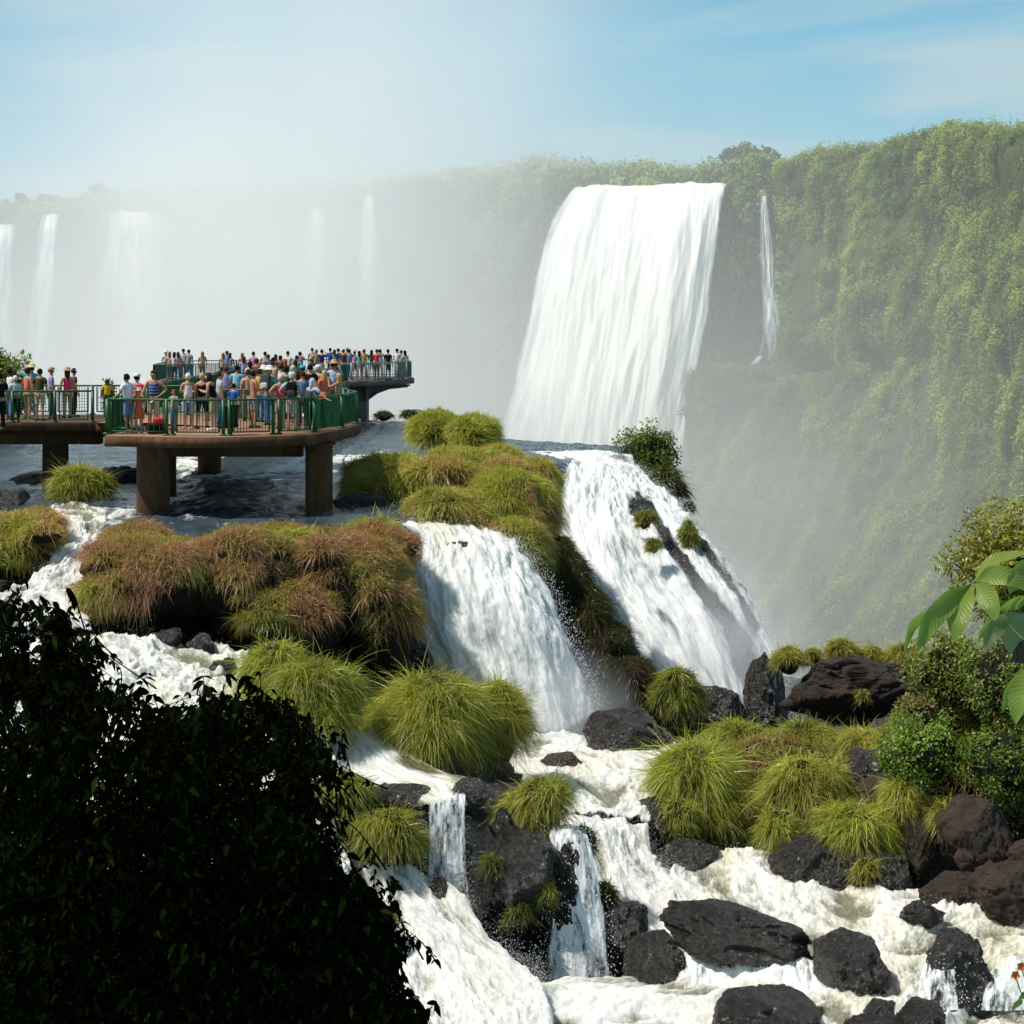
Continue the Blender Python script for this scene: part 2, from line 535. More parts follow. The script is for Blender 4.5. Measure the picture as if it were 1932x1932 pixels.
# ================================================================== shared materials
M_rockwet = mat_rock('wet_basalt', (0.010, 0.0085, 0.007), (0.044, 0.034, 0.026), (0.10, 0.42), 1.0, 0.8, wet=1.0)
M_rockdry = mat_rock('dry_basalt', (0.038, 0.028, 0.021), (0.12, 0.085, 0.062), (0.5, 0.85), 1.0, 0.8, wet=0.3)
M_rockledge = mat_rock('layered_basalt', (0.022, 0.017, 0.015), (0.10, 0.07, 0.055), (0.4, 0.8), 1.4, 0.9, streak=True, wet=0.35)
M_soil = mat_rock('mossy_soil', (0.010, 0.009, 0.006), (0.035, 0.027, 0.014), (0.6, 0.9), 1.6, 0.6, wet=0.2)
M_grass = mat_leaf('grass_blades', 0.36, 0.42, 1.85, 0.5, (1.2, 1.15, 0.5))
M_forest = mat_leaf('forest_leaves', 0.6, 0.25, 1.0, 0.2)
M_leaf = mat_leaf('shrub_leaves', 0.35, 0.35, 1.0, 0.45)
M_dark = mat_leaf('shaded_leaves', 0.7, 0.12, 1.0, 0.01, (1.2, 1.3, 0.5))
M_bark = mat_plain('bark', (0.10, 0.075, 0.05), 0.85, 0.1, 0.35, 20, bump=0.4)
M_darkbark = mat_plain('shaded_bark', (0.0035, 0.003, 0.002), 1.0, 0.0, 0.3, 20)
M_foam = mat_foam('rapids_water', (1.1, 0.30), 0.42, 0.62, 0.95, 0.7, dark=(0.25, 0.245, 0.17))
M_pool = mat_foam('churned_pool_water', (0.8, 0.45), 0.43, 0.64, 0.95, 0.7, dark=(0.23, 0.23, 0.15))
M_chute = mat_foam('smooth_chute_water', (1.3, 0.22), 0.36, 0.60, 1.0, 0.4, dark=(0.16, 0.15, 0.09))
M_drop = mat_plain('spray_drops', (0.93, 0.95, 0.96), 0.3, 0.5, 0.02)


def mat_river():
    m, nt = new_mat('river_water')
    p = geo_pos(nt)
    at = nd(nt, 'SeparateColor', {0: nd(nt, 'Attribute', attribute_name='Col').outputs['Color']})
    v = nd(nt, 'Mapping', {'Vector': p, 'Scale': (0.9, 0.42, 1), 'Rotation': (0, 0, 0.5)}).outputs[0]
    n1 = noise_n(nt, 0.9, 9, 0.62, v, 0.8)
    n2 = noise_n(nt, 5.0, 6, 0.6, v, 0.3)
    f = math_(nt, 'ADD', math_(nt, 'MULTIPLY', n1, 0.65), math_(nt, 'MULTIPLY', n2, 0.35))
    f = math_(nt, 'ADD', f, math_(nt, 'SUBTRACT', at.outputs[0], 0.5))
    mask = ramp(nt, f, [(0.52, 0.0), (0.68, 1.0)])
    c = mixc(nt, ramp(nt, n1, [(0.35, 0.0), (0.65, 1.0)]), (0.026, 0.042, 0.055), (0.075, 0.105, 0.13))
    c = mixc(nt, mask, c, (0.82, 0.83, 0.80))
    b = nd(nt, 'Bump', {'Strength': 0.7, 'Distance': 0.2, 'Height': math_(nt, 'ADD', n1, math_(nt, 'MULTIPLY', n2, 0.5))})
    bs = nd(nt, 'BsdfPrincipled', {'Base Color': c, 'Roughness': ramp(nt, mask, [(0, 0.26), (0.6, 0.7)]), 'Normal': b.outputs[0], 'Specular IOR Level': 0.5})
    out(nt, bs.outputs[0]); return m


M_river = mat_river()


def mat_cliff():
    m, nt = new_mat('cliff_rock')
    p = geo_pos(nt)
    v = nd(nt, 'Mapping', {'Vector': p, 'Scale': (0.12, 0.12, 0.035)}).outputs[0]
    n1 = noise_n(nt, 1.0, 9, 0.6, v)
    n2 = noise_n(nt, 0.35, 8, 0.65, p)
    c = mixc(nt, ramp(nt, n1, [(0.38, 0.0), (0.6, 1.0)]), (0.065, 0.062, 0.04), (0.085, 0.115, 0.025))
    c = mixc(nt, ramp(nt, n2, [(0.45, 0.0), (0.6, 0.8)]), c, (0.045, 0.07, 0.016))
    b = nd(nt, 'Bump', {'Strength': 0.8, 'Distance': 1.5, 'Height': n2})
    bs = nd(nt, 'BsdfPrincipled', {'Base Color': c, 'Roughness': 0.9, 'Normal': b.outputs[0], 'Specular IOR Level': 0.1})
    out(nt, bs.outputs[0]); return m


M_cliff = mat_cliff()

# ================================================================== gorge, cliffs, forest on them
gm = MB(); gm.box((-3000, 60, -62), (3000, 5000, -60))
gm.build('ground', M_soil, kind='structure')
gw = MB(); gw.box((-300, 112, -59.9), (300, 640, -58))
gw.build('gorge_water', M_foam, kind='structure')

far_u = [-420, -150, 60, 250, 450, 690, 880, 1000, 1075, 1230, 1375, 1445, 1520]
far_Y = [470, 470, 465, 455, 448, 432, 420, 398, 374, 366, 358, 352, 350]
far_sky = [408, 402, 394, 370, 362, 354, 330, 318, 318, 332, 326, 328, 326]
far_lip = [436, 430, 412, 400, 392, 374, 362, 358, 359, 354, 350, 345, 345]
rows = [[(u, s - 6, Y + 320) for u, Y, s in zip(far_u, far_Y, far_sky)],
        [(u, s + 5, Y + 130) for u, Y, s in zip(far_u, far_Y, far_sky)],
        [(u, l - 3, Y + 12) for u, Y, l in zip(far_u, far_Y, far_lip)],
        [(u, l + 9, Y) for u, Y, l in zip(far_u, far_Y, far_lip)],
        [(u, 560, Y - 2) for u, Y in zip(far_u, far_Y)],
        [(u, 1100, Y - 10) for u, Y in zip(far_u, far_Y)]]
V, N, FL = patch(rows, 90, 160)
V = V + N * (fbm(V * np.array([0.05, 0.05, 0.02]), 5, seed=2) * 5.0)[..., None] * sstep(0, 0.3, np.linspace(0, 1, 90))[:, None, None]
FARV = V.copy()
link('far_cliff_terrain', build_mesh('far_cliff', V, [grid_faces(90, 160)]), M_cliff, kind='structure')

ru = [1470, 1545, 1650, 1760, 1850, 1960, 2150, 2400]
rsk = [326, 290, 280, 257, 250, 248, 242, 236]
rY = [322, 312, 292, 270, 250, 226, 190, 160]
rows = [[(u, s + 2, Y + 90) for u, s, Y in zip(ru, rsk, rY)],
        [(u, s + 12, Y + 12) for u, s, Y in zip(ru, rsk, rY)],
        [(u + 4, 400, Y + 3) for u, s, Y in zip(ru, rsk, rY)],
        [(u + 6, 530, Y - 4) for u, s, Y in zip(ru, rsk, rY)],
        [(u + 4, 660, Y - 5) for u, s, Y in zip(ru, rsk, rY)],
        [(u, 800, Y + 8) for u, s, Y in zip(ru, rsk, rY)]]
V, N, FL = patch(rows, 110, 150)
V = V + N * (fbm(V * np.array([0.07, 0.07, 0.04]), 5, seed=5) * 5.5)[..., None] * sstep(0.1, 0.3, np.linspace(0, 1, 110))[:, None, None]
RV = V.copy()
link('gorge_cliff_terrain', build_mesh('gorge_cliff', V, [grid_faces(110, 150)]), M_cliff, kind='structure')

au = [1300, 1400, 1500, 1650, 1800, 1960, 2200, 2450]
aY = [330, 324, 312, 286, 262, 230, 190, 165]
rows = [[(u + 14, 712 - 0.10 * max(0, u - 1480), Y + 18) for u, Y in zip(au, aY)],
        [(u + 3, 722 - 0.10 * max(0, u - 1480), Y) for u, Y in zip(au, aY)],
        [(u - 4, 800, Y - 7) for u, Y in zip(au, aY)],
        [(u - 8, 920, Y - 14) for u, Y in zip(au, aY)],
        [(u - 6, 1060, Y - 26) for u, Y in zip(au, aY)],
        [(u - 20, 1200, Y - 42) for u, Y in zip(au, aY)],
        [(u - 40, 1400, Y - 62) for u, Y in zip(au, aY)]]
V, N, FL = patch(rows, 130, 150)
V = V + N * (fbm(V * np.array([0.08, 0.08, 0.045]), 5, seed=9) * 5.0)[..., None] * sstep(0.04, 0.2, np.linspace(0, 1, 130))[:, None, None]
AV = V.copy()
link('cliff_apron_terrain', build_mesh('cliff_apron', V, [grid_faces(130, 150)]), M_cliff, kind='structure')


def clumps(centres, rad, per, leaf, seed, col_a, col_b, stretch=1.5, push=(-0.3, -0.6, 0.6), tone=None):
    """leaf-sized faces gathered in clumps around the centres"""
    rs = np.random.default_rng(seed)
    n = len(centres)
    R = rad * rs.uniform(0.55, 1.35, n)
    d = rs.normal(size=(n, per, 3)); d /= np.linalg.norm(d, axis=-1, keepdims=True)
    rr = rs.random((n, per, 1)) ** 0.45
    pts = centres[:, None] + d * rr * R[:, None, None] * np.array([1, 1, stretch])
    L = leaf * rs.uniform(0.6, 1.4, (n, per, 1))
    nn = d * 0.9 + np.array(push) * 0.6 + rs.normal(size=d.shape) * 0.45
    nn /= np.linalg.norm(nn, axis=-1, keepdims=True)
    a = np.cross(nn, rs.normal(size=nn.shape)); a /= np.linalg.norm(a, axis=-1, keepdims=True)
    b = np.cross(nn, a)
    q = np.stack([pts - a * L * 0.55, pts - b * L * 0.3 - a * 0.1 * L, pts + a * L * 0.6, pts + b * L * 0.3], 2).reshape(-1, 3)
    F = np.arange(n * per * 4).reshape(-1, 4)
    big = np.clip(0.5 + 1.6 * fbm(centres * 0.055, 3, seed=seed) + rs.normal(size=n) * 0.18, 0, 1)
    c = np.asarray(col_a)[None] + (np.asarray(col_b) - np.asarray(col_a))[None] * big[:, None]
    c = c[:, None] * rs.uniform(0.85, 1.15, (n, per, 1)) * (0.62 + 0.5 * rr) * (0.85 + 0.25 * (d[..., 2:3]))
    c = np.repeat(c, 4, axis=1).reshape(-1, 3)
    return q, F, np.clip(c * np.repeat(np.asarray(tone)[:, None, None] if tone is not None else np.ones((n, 1, 1)), per * 4, axis=1).reshape(-1, 1), 0, 1)


def on_grid(G, n, seed, lo=0.0, hi=1.0, ulo=0.0, uhi=1.0):
    rs = np.random.default_rng(seed)
    nr, nc = G.shape[:2]
    a = rs.uniform(lo, hi, n) * (nr - 1.001); b = rs.uniform(ulo, uhi, n) * (nc - 1.001)
    i = a.astype(int); j = b.astype(int); fa = (a - i)[:, None]; fb = (b - j)[:, None]
    return (G[i, j] * (1 - fa) + G[i + 1, j] * fa) * (1 - fb) + (G[i, j + 1] * (1 - fa) + G[i + 1, j + 1] * fa) * fb


qs, fs_, cs = [], [], []
off = 0
for G, n, lo, hi, rad, per, leaf, seed, ulo, uhi in ((RV, 6200, 0.13, 0.97, 1.0, 66, 0.33, 21, 0, 0.8), (AV, 7000, 0.1, 0.92, 1.0, 66, 0.33, 22, 0.0, 0.8), (FARV, 3000, 0.12, 0.56, 2.0, 30, 0.95, 23, 0.12, 1), (FARV, 2200, 0.5, 0.97, 1.8, 26, 0.9, 24, 0.5, 1)):
    c = on_grid(G, n, seed, lo, hi, ulo, uhi)
    keep = fbm(c * np.array([0.10, 0.10, 0.05]), 3, seed=31) > (-0.55 if G is not FARV else -0.6)
    c = c[keep]
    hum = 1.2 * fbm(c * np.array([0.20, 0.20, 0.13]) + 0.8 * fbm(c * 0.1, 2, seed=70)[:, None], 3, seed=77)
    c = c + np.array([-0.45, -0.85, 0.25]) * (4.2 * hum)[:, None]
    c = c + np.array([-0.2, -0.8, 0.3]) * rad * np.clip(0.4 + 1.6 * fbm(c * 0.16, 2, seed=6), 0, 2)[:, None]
    q, f, cc = clumps(c, rad, per, leaf, seed, (0.10, 0.155, 0.026), (0.29, 0.35, 0.06), tone=np.clip(0.92 + 0.95 * hum, 0.42, 1.35))  # shading painted into the leaf colour: darker in hollows, lighter on humps
    qs.append(q); fs_.append(f + off); cs.append(cc); off += len(q)
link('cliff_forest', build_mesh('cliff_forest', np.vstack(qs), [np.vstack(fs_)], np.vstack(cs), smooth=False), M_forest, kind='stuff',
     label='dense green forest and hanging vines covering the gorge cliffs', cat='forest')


def round_tree(name, label, u, v0, v1, Y, wid, seed, leaf=0.7, n=26, group=None, cols=((0.05, 0.075, 0.018), (0.12, 0.145, 0.03)), per=60):
    rs = np.random.default_rng(seed)
    base = P(u, v1, Y); top = P(u, v0, Y); h = top[2] - base[2]; r = wid / K * Y / 2
    root = empty(name, base, label=label, cat='tree', group=group)
    mb = MB()
    mb.tube([(0, 0, -0.3 * h), (0.02 * h, 0, 0.25 * h), (-0.02 * h, 0, 0.75 * h)], [0.07 * h, 0.05 * h, 0.02 * h], 7)
    cen = rs.normal(size=(n, 3)) * np.array([r * 0.42, r * 0.42, h * 0.2]) + np.array([0, 0, 0.66 * h])
    for c in cen[:6]: mb.tube([(0, 0, 0.3 * h), c * np.array([0.5, 0.5, 0.9]), c], [0.03 * h, 0.02 * h, 0.008 * h], 5)
    mb.build('trunk', M_bark, root, True)
    q, f, cc = clumps(cen, 0.36 * r, per, leaf, seed, *cols, stretch=0.9)
    link('crown', build_mesh('crown', q, [f], cc, smooth=False), M_forest, root)
    return root


round_tree('tree', 'round-topped hazy tree standing alone on the skyline above the big waterfall', 1411, 278, 312, 395, 72, 3, 0.9, n=22)
for k, (u, v0, v1, w, lab) in enumerate(((10, 380, 402, 30, 'misty tree at the very left end of the far skyline'), (42, 368, 398, 26, 'tallest misty tree on the far skyline at upper left'), (85, 371, 396, 46, 'broad misty tree right of the tallest one on the far skyline'), (190, 352, 376, 40, 'faint tree almost lost in spray on the far skyline'))):
    round_tree('tree', lab, u, v0, v1, 520, w, 40 + k, 1.3, n=14, group='trees on the misty far skyline')

# ================================================================== far waterfalls
M_bigfall = mat_fall('big_fall_water', 0.22, 0.022, 0.22, 0.34, (0.95, 0.94, 0.91), 0.25, 0.1, 0.38, 3.2, (0.66, 0.68, 0.68))
M_mistfall = mat_fall('misty_fall_water', 0.3, 0.03, 0.08, 0.36, (0.94, 0.93, 0.91), 0.2, 0.0, 0.6, 3.0)
M_thinfall = mat_fall('thin_fall_water', 0.9, 0.07, 0.22, 0.52, (0.92, 0.92, 0.91), 0.3, 0.0, 0.6, 3.0)


def fall_sheet(name, label, rows, nr, nc, mat, amp, fx, fy, seed, em=(0.1, 0.1, 0, 0), cream=None, drops=None, group=None, world=False, cat='waterfall', scale_top=True):
    V, N, FL = patch(rows, nr, nc, world)
    q = np.concatenate([FL * np.array([fx, fy]), np.full(FL.shape[:2] + (1,), seed * 1.7)], -1)
    d = ridged(q, 3, seed=seed) * 0.55 + fbm(q * np.array([3.1, 2.6, 1]), 4, seed=seed + 3) * 0.34
    grow = (0.15 + 0.85 * sstep(0, 0.35, np.linspace(0, 1, nr)))[:, None] if scale_top else np.ones((nr, 1))
    q2 = np.concatenate([FL * np.array([fx * 3.2, fx * 0.42]), np.full(FL.shape[:2] + (1,), seed * 2.1)], -1)
    bil = fbm(q2, 4, seed=seed + 11) * (0.25 + 0.75 * np.linspace(0, 1, nr))[:, None]
    V = V + N * (amp * (0.8 * d + 0.75 * bil) * grow)[..., None]
    V[..., 2] += (0.22 * amp * fbm(np.stack([FL[..., 0] * 0.6, FL[..., 0] * 0, FL[..., 0] * 0], -1), 3, seed=seed)) * (1 - sstep(0, 0.2, np.linspace(0, 1, nr)))[:, None]
    m = edge_mask(nr, nc, *em)
    m = np.clip(m + 0.35 * bil * (m < 1), 0, 1) ** 0.8
    col = np.zeros((nr, nc, 3)); col[..., 0] = 0.5 + 0.3 * d; col[..., 2] = 0.12 + 0.42 * m
    if cream is not None: col[..., 1] = cream(np.linspace(0, 1, nr)[:, None], np.linspace(0, 1, nc)[None, :])
    o = link(name, build_mesh(name, V, [grid_faces(nr, nc)], col, FL), mat, label=label, cat=cat, group=group)
    return o, V, N


fall_sheet('waterfall', 'huge broad white waterfall pouring over the cliff edge in the middle distance', [
    [(1085, 357, 385), (1180, 352, 380), (1290, 348, 376), (1377, 350, 372)],
    [(1070, 365, 366), (1175, 360, 360), (1285, 356, 355), (1376, 354, 352)],
    [(1036, 430, 355), (1160, 425, 349), (1275, 420, 345), (1368, 420, 344)],
    [(1006, 540, 348), (1140, 540, 342), (1255, 540, 338), (1352, 540, 338)],
    [(978, 670, 342), (1120, 670, 336), (1235, 670, 332), (1325, 680, 333)],
    [(940, 810, 336), (1095, 810, 330), (1210, 810, 327), (1298, 800, 329)],
    [(880, 1010, 330), (1070, 1010, 325), (1190, 1010, 322), (1290, 1000, 325)],
    [(850, 1230, 326), (1050, 1230, 321), (1180, 1230, 318), (1285, 1220, 322)]], 260, 240, M_bigfall, 3.0, 0.065, 0.010, 4, (0.10, 0.12, 0, 0))
fall_sheet('waterfall', 'white shallow rapid feeding the lip of the huge waterfall', [
    [(1255, 339, 400), (1290, 338, 400), (1325, 342, 400)], [(1240, 346, 386), (1290, 346, 386), (1340, 348, 386)], [(1230, 351, 380), (1290, 350, 378), (1345, 352, 377)]], 20, 40, M_bigfall, 0.4, 0.2, 0.2, 9, (0.2, 0.2, 0.2, 0))
fall_sheet('waterfall', 'slim white ribbon waterfall beside the green cliff, right of the huge one', [
    [(1438, 338, 352), (1446, 338, 352)], [(1431, 400, 344), (1452, 400, 344)], [(1430, 480, 340), (1461, 480, 340)], [(1430, 560, 336), (1468, 560, 336)], [(1428, 630, 333), (1478, 630, 333)], [(1424, 690, 330), (1470, 680, 330)]], 120, 26, M_thinfall, 0.9, 0.5, 0.06, 12, (0.5, 0.5, 0.0, 0.25))
fall_sheet('waterfall', 'short foaming trickle running off the ledge under the slim waterfall', [
    [(1428, 668, 331), (1445, 668, 331)], [(1418, 682, 326), (1436, 684, 326)], [(1405, 694, 322), (1420, 698, 322)]], 24, 14, M_thinfall, 0.5, 0.8, 0.3, 15, (0.4, 0.4, 0.3, 0.5))
for k, (ua, ub, va, wa, wb, Y, lab) in enumerate(((-60, 32, 424, -90, 20, 448, 'white waterfall cut by the left edge of the picture'), (84, 112, 404, 50, 108, 446, 'second waterfall from the left, leaning through the mist'),
                                                 (205, 300, 398, 178, 330, 440, 'wide pale waterfall fading into the thickest mist'), (588, 612, 392, 566, 612, 424, 'faint narrow waterfall nearly hidden in the middle of the mist'),
                                                 (690, 702, 368, 662, 722, 416, 'tall thin waterfall spreading downward at the right edge of the mist'))):
    rows = []
    for f in (0, 0.05, 0.25, 0.55, 1.0):
        e = f ** 0.55
        rows.append([(ua + (wa - ua) * e + s * ((ub - ua) + ((wb - wa) - (ub - ua)) * e), va + f * 330, Y - 12 * e + (14 if f == 0 else 0)) for s in (0, 0.5, 1)])
    fall_sheet('waterfall', lab, rows, 90, 40, M_mistfall, 1.2, 0.2, 0.05, 50 + k, (0.5, 0.5, 0.02, 0.5), group='waterfalls veiled by mist on the far cliff')

# ================================================================== mist in the gorge
def mat_mist():
    m, nt = new_mat('gorge_mist')
    p = geo_pos(nt)
    def gauss(c, s, k):
        v = nd(nt, 'VectorMath', {0: p, 1: c}, operation='SUBTRACT').outputs[0]
        v = nd(nt, 'VectorMath', {0: v, 1: tuple(1 / x for x in s)}, operation='MULTIPLY').outputs[0]
        l = nd(nt, 'VectorMath', {0: v, 1: v}, operation='DOT_PRODUCT').outputs['Value']
        return math_(nt, 'MULTIPLY', math_(nt, 'EXPONENT', math_(nt, 'MULTIPLY', l, -1.0)), k)
    n = noise_n(nt, 0.022, 2, 0.5, p)
    nm = nd(nt, 'MapRange', {0: n, 1: 0.32, 2: 0.68, 3: 0.2, 4: 1.8}).outputs[0]
    a = gauss((-47, 345, -6), (34, 95, 36), 0.0190)          # the thick plume
    b = gauss((-25, 330, 46), (34, 95, 40), 0.0074)          # its top drifting into the sky
    c = gauss((-10, 320, -25), (70, 120, 22), 0.0048)        # low mist along the gorge
    e = gauss((18, 300, -40), (44, 130, 18), 0.0054)
    g_ = gauss((20, 425, 10), (90, 42, 40), 0.0036)          # haze over the distant rim
    e = math_(nt, 'ADD', e, g_)
    d = math_(nt, 'ADD', math_(nt, 'ADD', a, b), math_(nt, 'ADD', c, e))
    low = gauss((0, 330, -18), (9000, 9000, 50), 0.00205)     # thin haze that fades with height
    d = math_(nt, 'ADD', math_(nt, 'MULTIPLY', d, nm), low)
    vs = nd(nt, 'VolumeScatter', {'Color': (0.97, 0.985, 0.99, 1), 'Density': d, 'Anisotropy': 0.0})
    em = nd(nt, 'Emission', {'Color': (0.84, 0.93, 0.92, 1), 'Strength': math_(nt, 'MULTIPLY', d, 0.195)})   # added glow in place of light scattered many times inside the mist
    ad = nd(nt, 'AddShader', {0: vs.outputs[0], 1: em.outputs[0]})
    out(nt, None, ad.outputs[0])
    return m


mm = MB(); mm.box((-230, 128, -57), (120, 455, 110))
mm.build('mist', mat_mist(), kind='stuff', label='drifting white mist rising from the gorge in front of the far cliffs', cat='mist')


def spray_cloud(c, r, k, label):
    m, nt = new_mat('spray_mist')
    o_ = nd(nt, 'TexCoord').outputs['Object']
    v = nd(nt, 'VectorMath', {0: o_, 1: tuple(1 / x for x in r)}, operation='MULTIPLY').outputs[0]
    l = nd(nt, 'VectorMath', {0: v, 1: v}, operation='DOT_PRODUCT').outputs['Value']
    n = noise_n(nt, 0.9, 2, 0.5, o_)
    f = math_(nt, 'MULTIPLY', ramp(nt, l, [(0.0, 1.0), (0.45, 0.35), (1.0, 0.0)]), ramp(nt, n, [(0.3, 0.25), (0.7, 1.0)]))
    d = math_(nt, 'MULTIPLY', f, k)
    vs = nd(nt, 'VolumeScatter', {'Color': (0.96, 0.98, 1.0, 1), 'Density': d})
    em = nd(nt, 'Emission', {'Color': (0.80, 0.90, 1.0, 1), 'Strength': math_(nt, 'MULTIPLY', d, 0.16)})  # added glow in place of repeated scattering in the spray
    ad = nd(nt, 'AddShader', {0: vs.outputs[0], 1: em.outputs[0]}); out(nt, None, ad.outputs[0])
    V, F = ico(2)
    o = link('mist', build_mesh('mist', V * np.array(r) * 1.05, [F]), m, label=label, cat='mist', kind='stuff')
    o.location = c


spray_cloud(P(1045, 1345, 48.4), (2.3, 1.4, 1.9), 0.55, 'spray mist hanging at the foot of the thick near waterfall')
spray_cloud(P(1375, 1230, 59.6), (3.4, 2.2, 3.3), 0.42, 'spray mist hanging at the foot of the wide cascade')
# ================================================================== river, rapids, near falls
ZW = -5.45
xs = [-60, -30, -20, -13.4, -11.4, -9, -5, -3, -1, 1, 3, 5.0]
near = [52, 52, 52, 53.5, 53.3, 50.5, 52.5, 55.6, 58, 72, 76, 79]
far = [118, 114, 112, 110, 110, 109, 106, 99, 92, 89.5, 87.5, 85.5]
rows = [[(x, n - 1.6, ZW - 0.75) for x, n in zip(xs, near)]]
for f in np.linspace(0, 1, 6):
    rows.append([(x, n + (fa - n) * f, ZW + 0.0 * f) for x, n, fa in zip(xs, near, far)])
rows.append([(x, fa + 1.2, ZW - 0.5) for x, fa in zip(xs, far)])
rows.append([(x, fa + 2.2, ZW - 3.5) for x, fa in zip(xs, far)])
nr, nc = 420, 420
A = np.asarray(rows, float)
V = np.swapaxes(cr1(np.swapaxes(cr1(A, nr), 0, 1), nc), 0, 1)
q = np.stack([V[..., 0] * 0.55, V[..., 1] * 0.28, np.zeros(V.shape[:2])], -1)
w = ridged(q + 0.4 * fbm(q * 0.6, 2, seed=4)[..., None], 4, seed=3)
rap = 0.35 + 1.5 * np.exp(-((V[..., 0] + 9.5) / 4.5) ** 2) * np.exp(-((V[..., 1] - 75) / 8) ** 2) + 0.6 * np.exp(-((V[..., 0] + 11) / 3.5) ** 2) * np.exp(-((V[..., 1] - 54) / 5) ** 2)
V[..., 2] += (w - 0.9) * 0.10 * (0.6 + rap) + 0.05 * fbm(q * 5, 3, seed=9)
foam = np.clip(0.30 + 0.30 * (w - 1.0) * rap + 0.25 * (rap - 0.35), 0, 1)
foam = np.clip(foam + 0.35 * sstep(1.0, 3.4, V[..., 0]) * sstep(88, 76, V[..., 1]), 0, 1)
col = np.zeros(V.shape); col[..., 0] = foam
link('river', build_mesh('river', V, [grid_faces(nr, nc)], col), M_river, kind='structure')


def rapids(name, ctrl, nr, nc, amp, fx, fy, seed, mat, foam=0.55, cream=0.4, label=None, cat=None, kind=None, spray=0, dsize=(0.006, 0.020), up=0.5, rough=1.0, topfade=0.0):
    V, N, FL = patch(ctrl, nr, nc)
    q = np.concatenate([FL * np.array([fx, fy]), np.full(FL.shape[:2] + (1,), seed * 2.3)], -1)
    warp = fbm(q * 0.7, 2, seed=seed)[..., None] * np.array([0.6, 0.6, 0])
    d = ridged(q + warp, 5, seed=seed)
    fine = fbm(q * np.array([4.5, 4.5, 1]), 4, seed=seed + 5)
    q3 = q * np.array([8.5, 6.5, 1]) + 3.1 * warp
    spl = np.clip(fbm(q3, 3, seed=seed + 9) - 0.02, 0, None) * np.clip(d - 0.75, 0, 1.2) * rough
    V = V + N * (amp * ((d - 1.0) * 0.85 + 0.32 * rough * fine + 0.5 * spl))[..., None]
    V[..., 2] += amp * 0.2 * spl
    xe = np.linspace(0, 1, nc)[None, :]; ye = np.linspace(0, 1, nr)[:, None]
    edge = np.clip(1 - np.minimum(np.minimum(xe, 1 - xe), np.minimum(ye, 1 - ye)) / 0.06, 0, 1)
    V[..., 2] -= 0.25 * edge ** 2
    col = np.zeros(V.shape); col[..., 0] = np.clip(foam - 0.06 + 0.75 * (d - 1.0) + 0.25 * fine + 0.5 * spl - topfade * (1 - sstep(0, 0.3, ye)), 0, 1); col[..., 1] = cream; col[..., 2] = 0.05 + 0.95 * np.clip(np.minimum(np.minimum(xe, 1 - xe), np.minimum(ye, 1 - ye)) / 0.07, 0, 1)
    o = link(name, build_mesh(name, V, [grid_faces(nr, nc)], col, FL), mat, label=label, cat=cat, kind=kind)
    if spray:
        rs = np.random.default_rng(seed)
        pr = np.clip(d - 0.9, 0.02, None).ravel() ** 2; pr /= pr.sum()
        idx = rs.choice(nr * nc, spray, p=pr)
        C = V.reshape(-1, 3)[idx] + N.reshape(-1, 3)[idx] * (rs.exponential(0.07, spray) * up * 2)[:, None] + rs.normal(size=(spray, 3)) * 0.05
        C[:, 2] += rs.exponential(0.08, spray) * up
        v, f = droplets(C, rs.uniform(*dsize, spray) * 0.36, rs)
        link('spray', build_mesh('spray', v, [f], smooth=True), M_drop, o, kind='stuff')
    return o, V, N


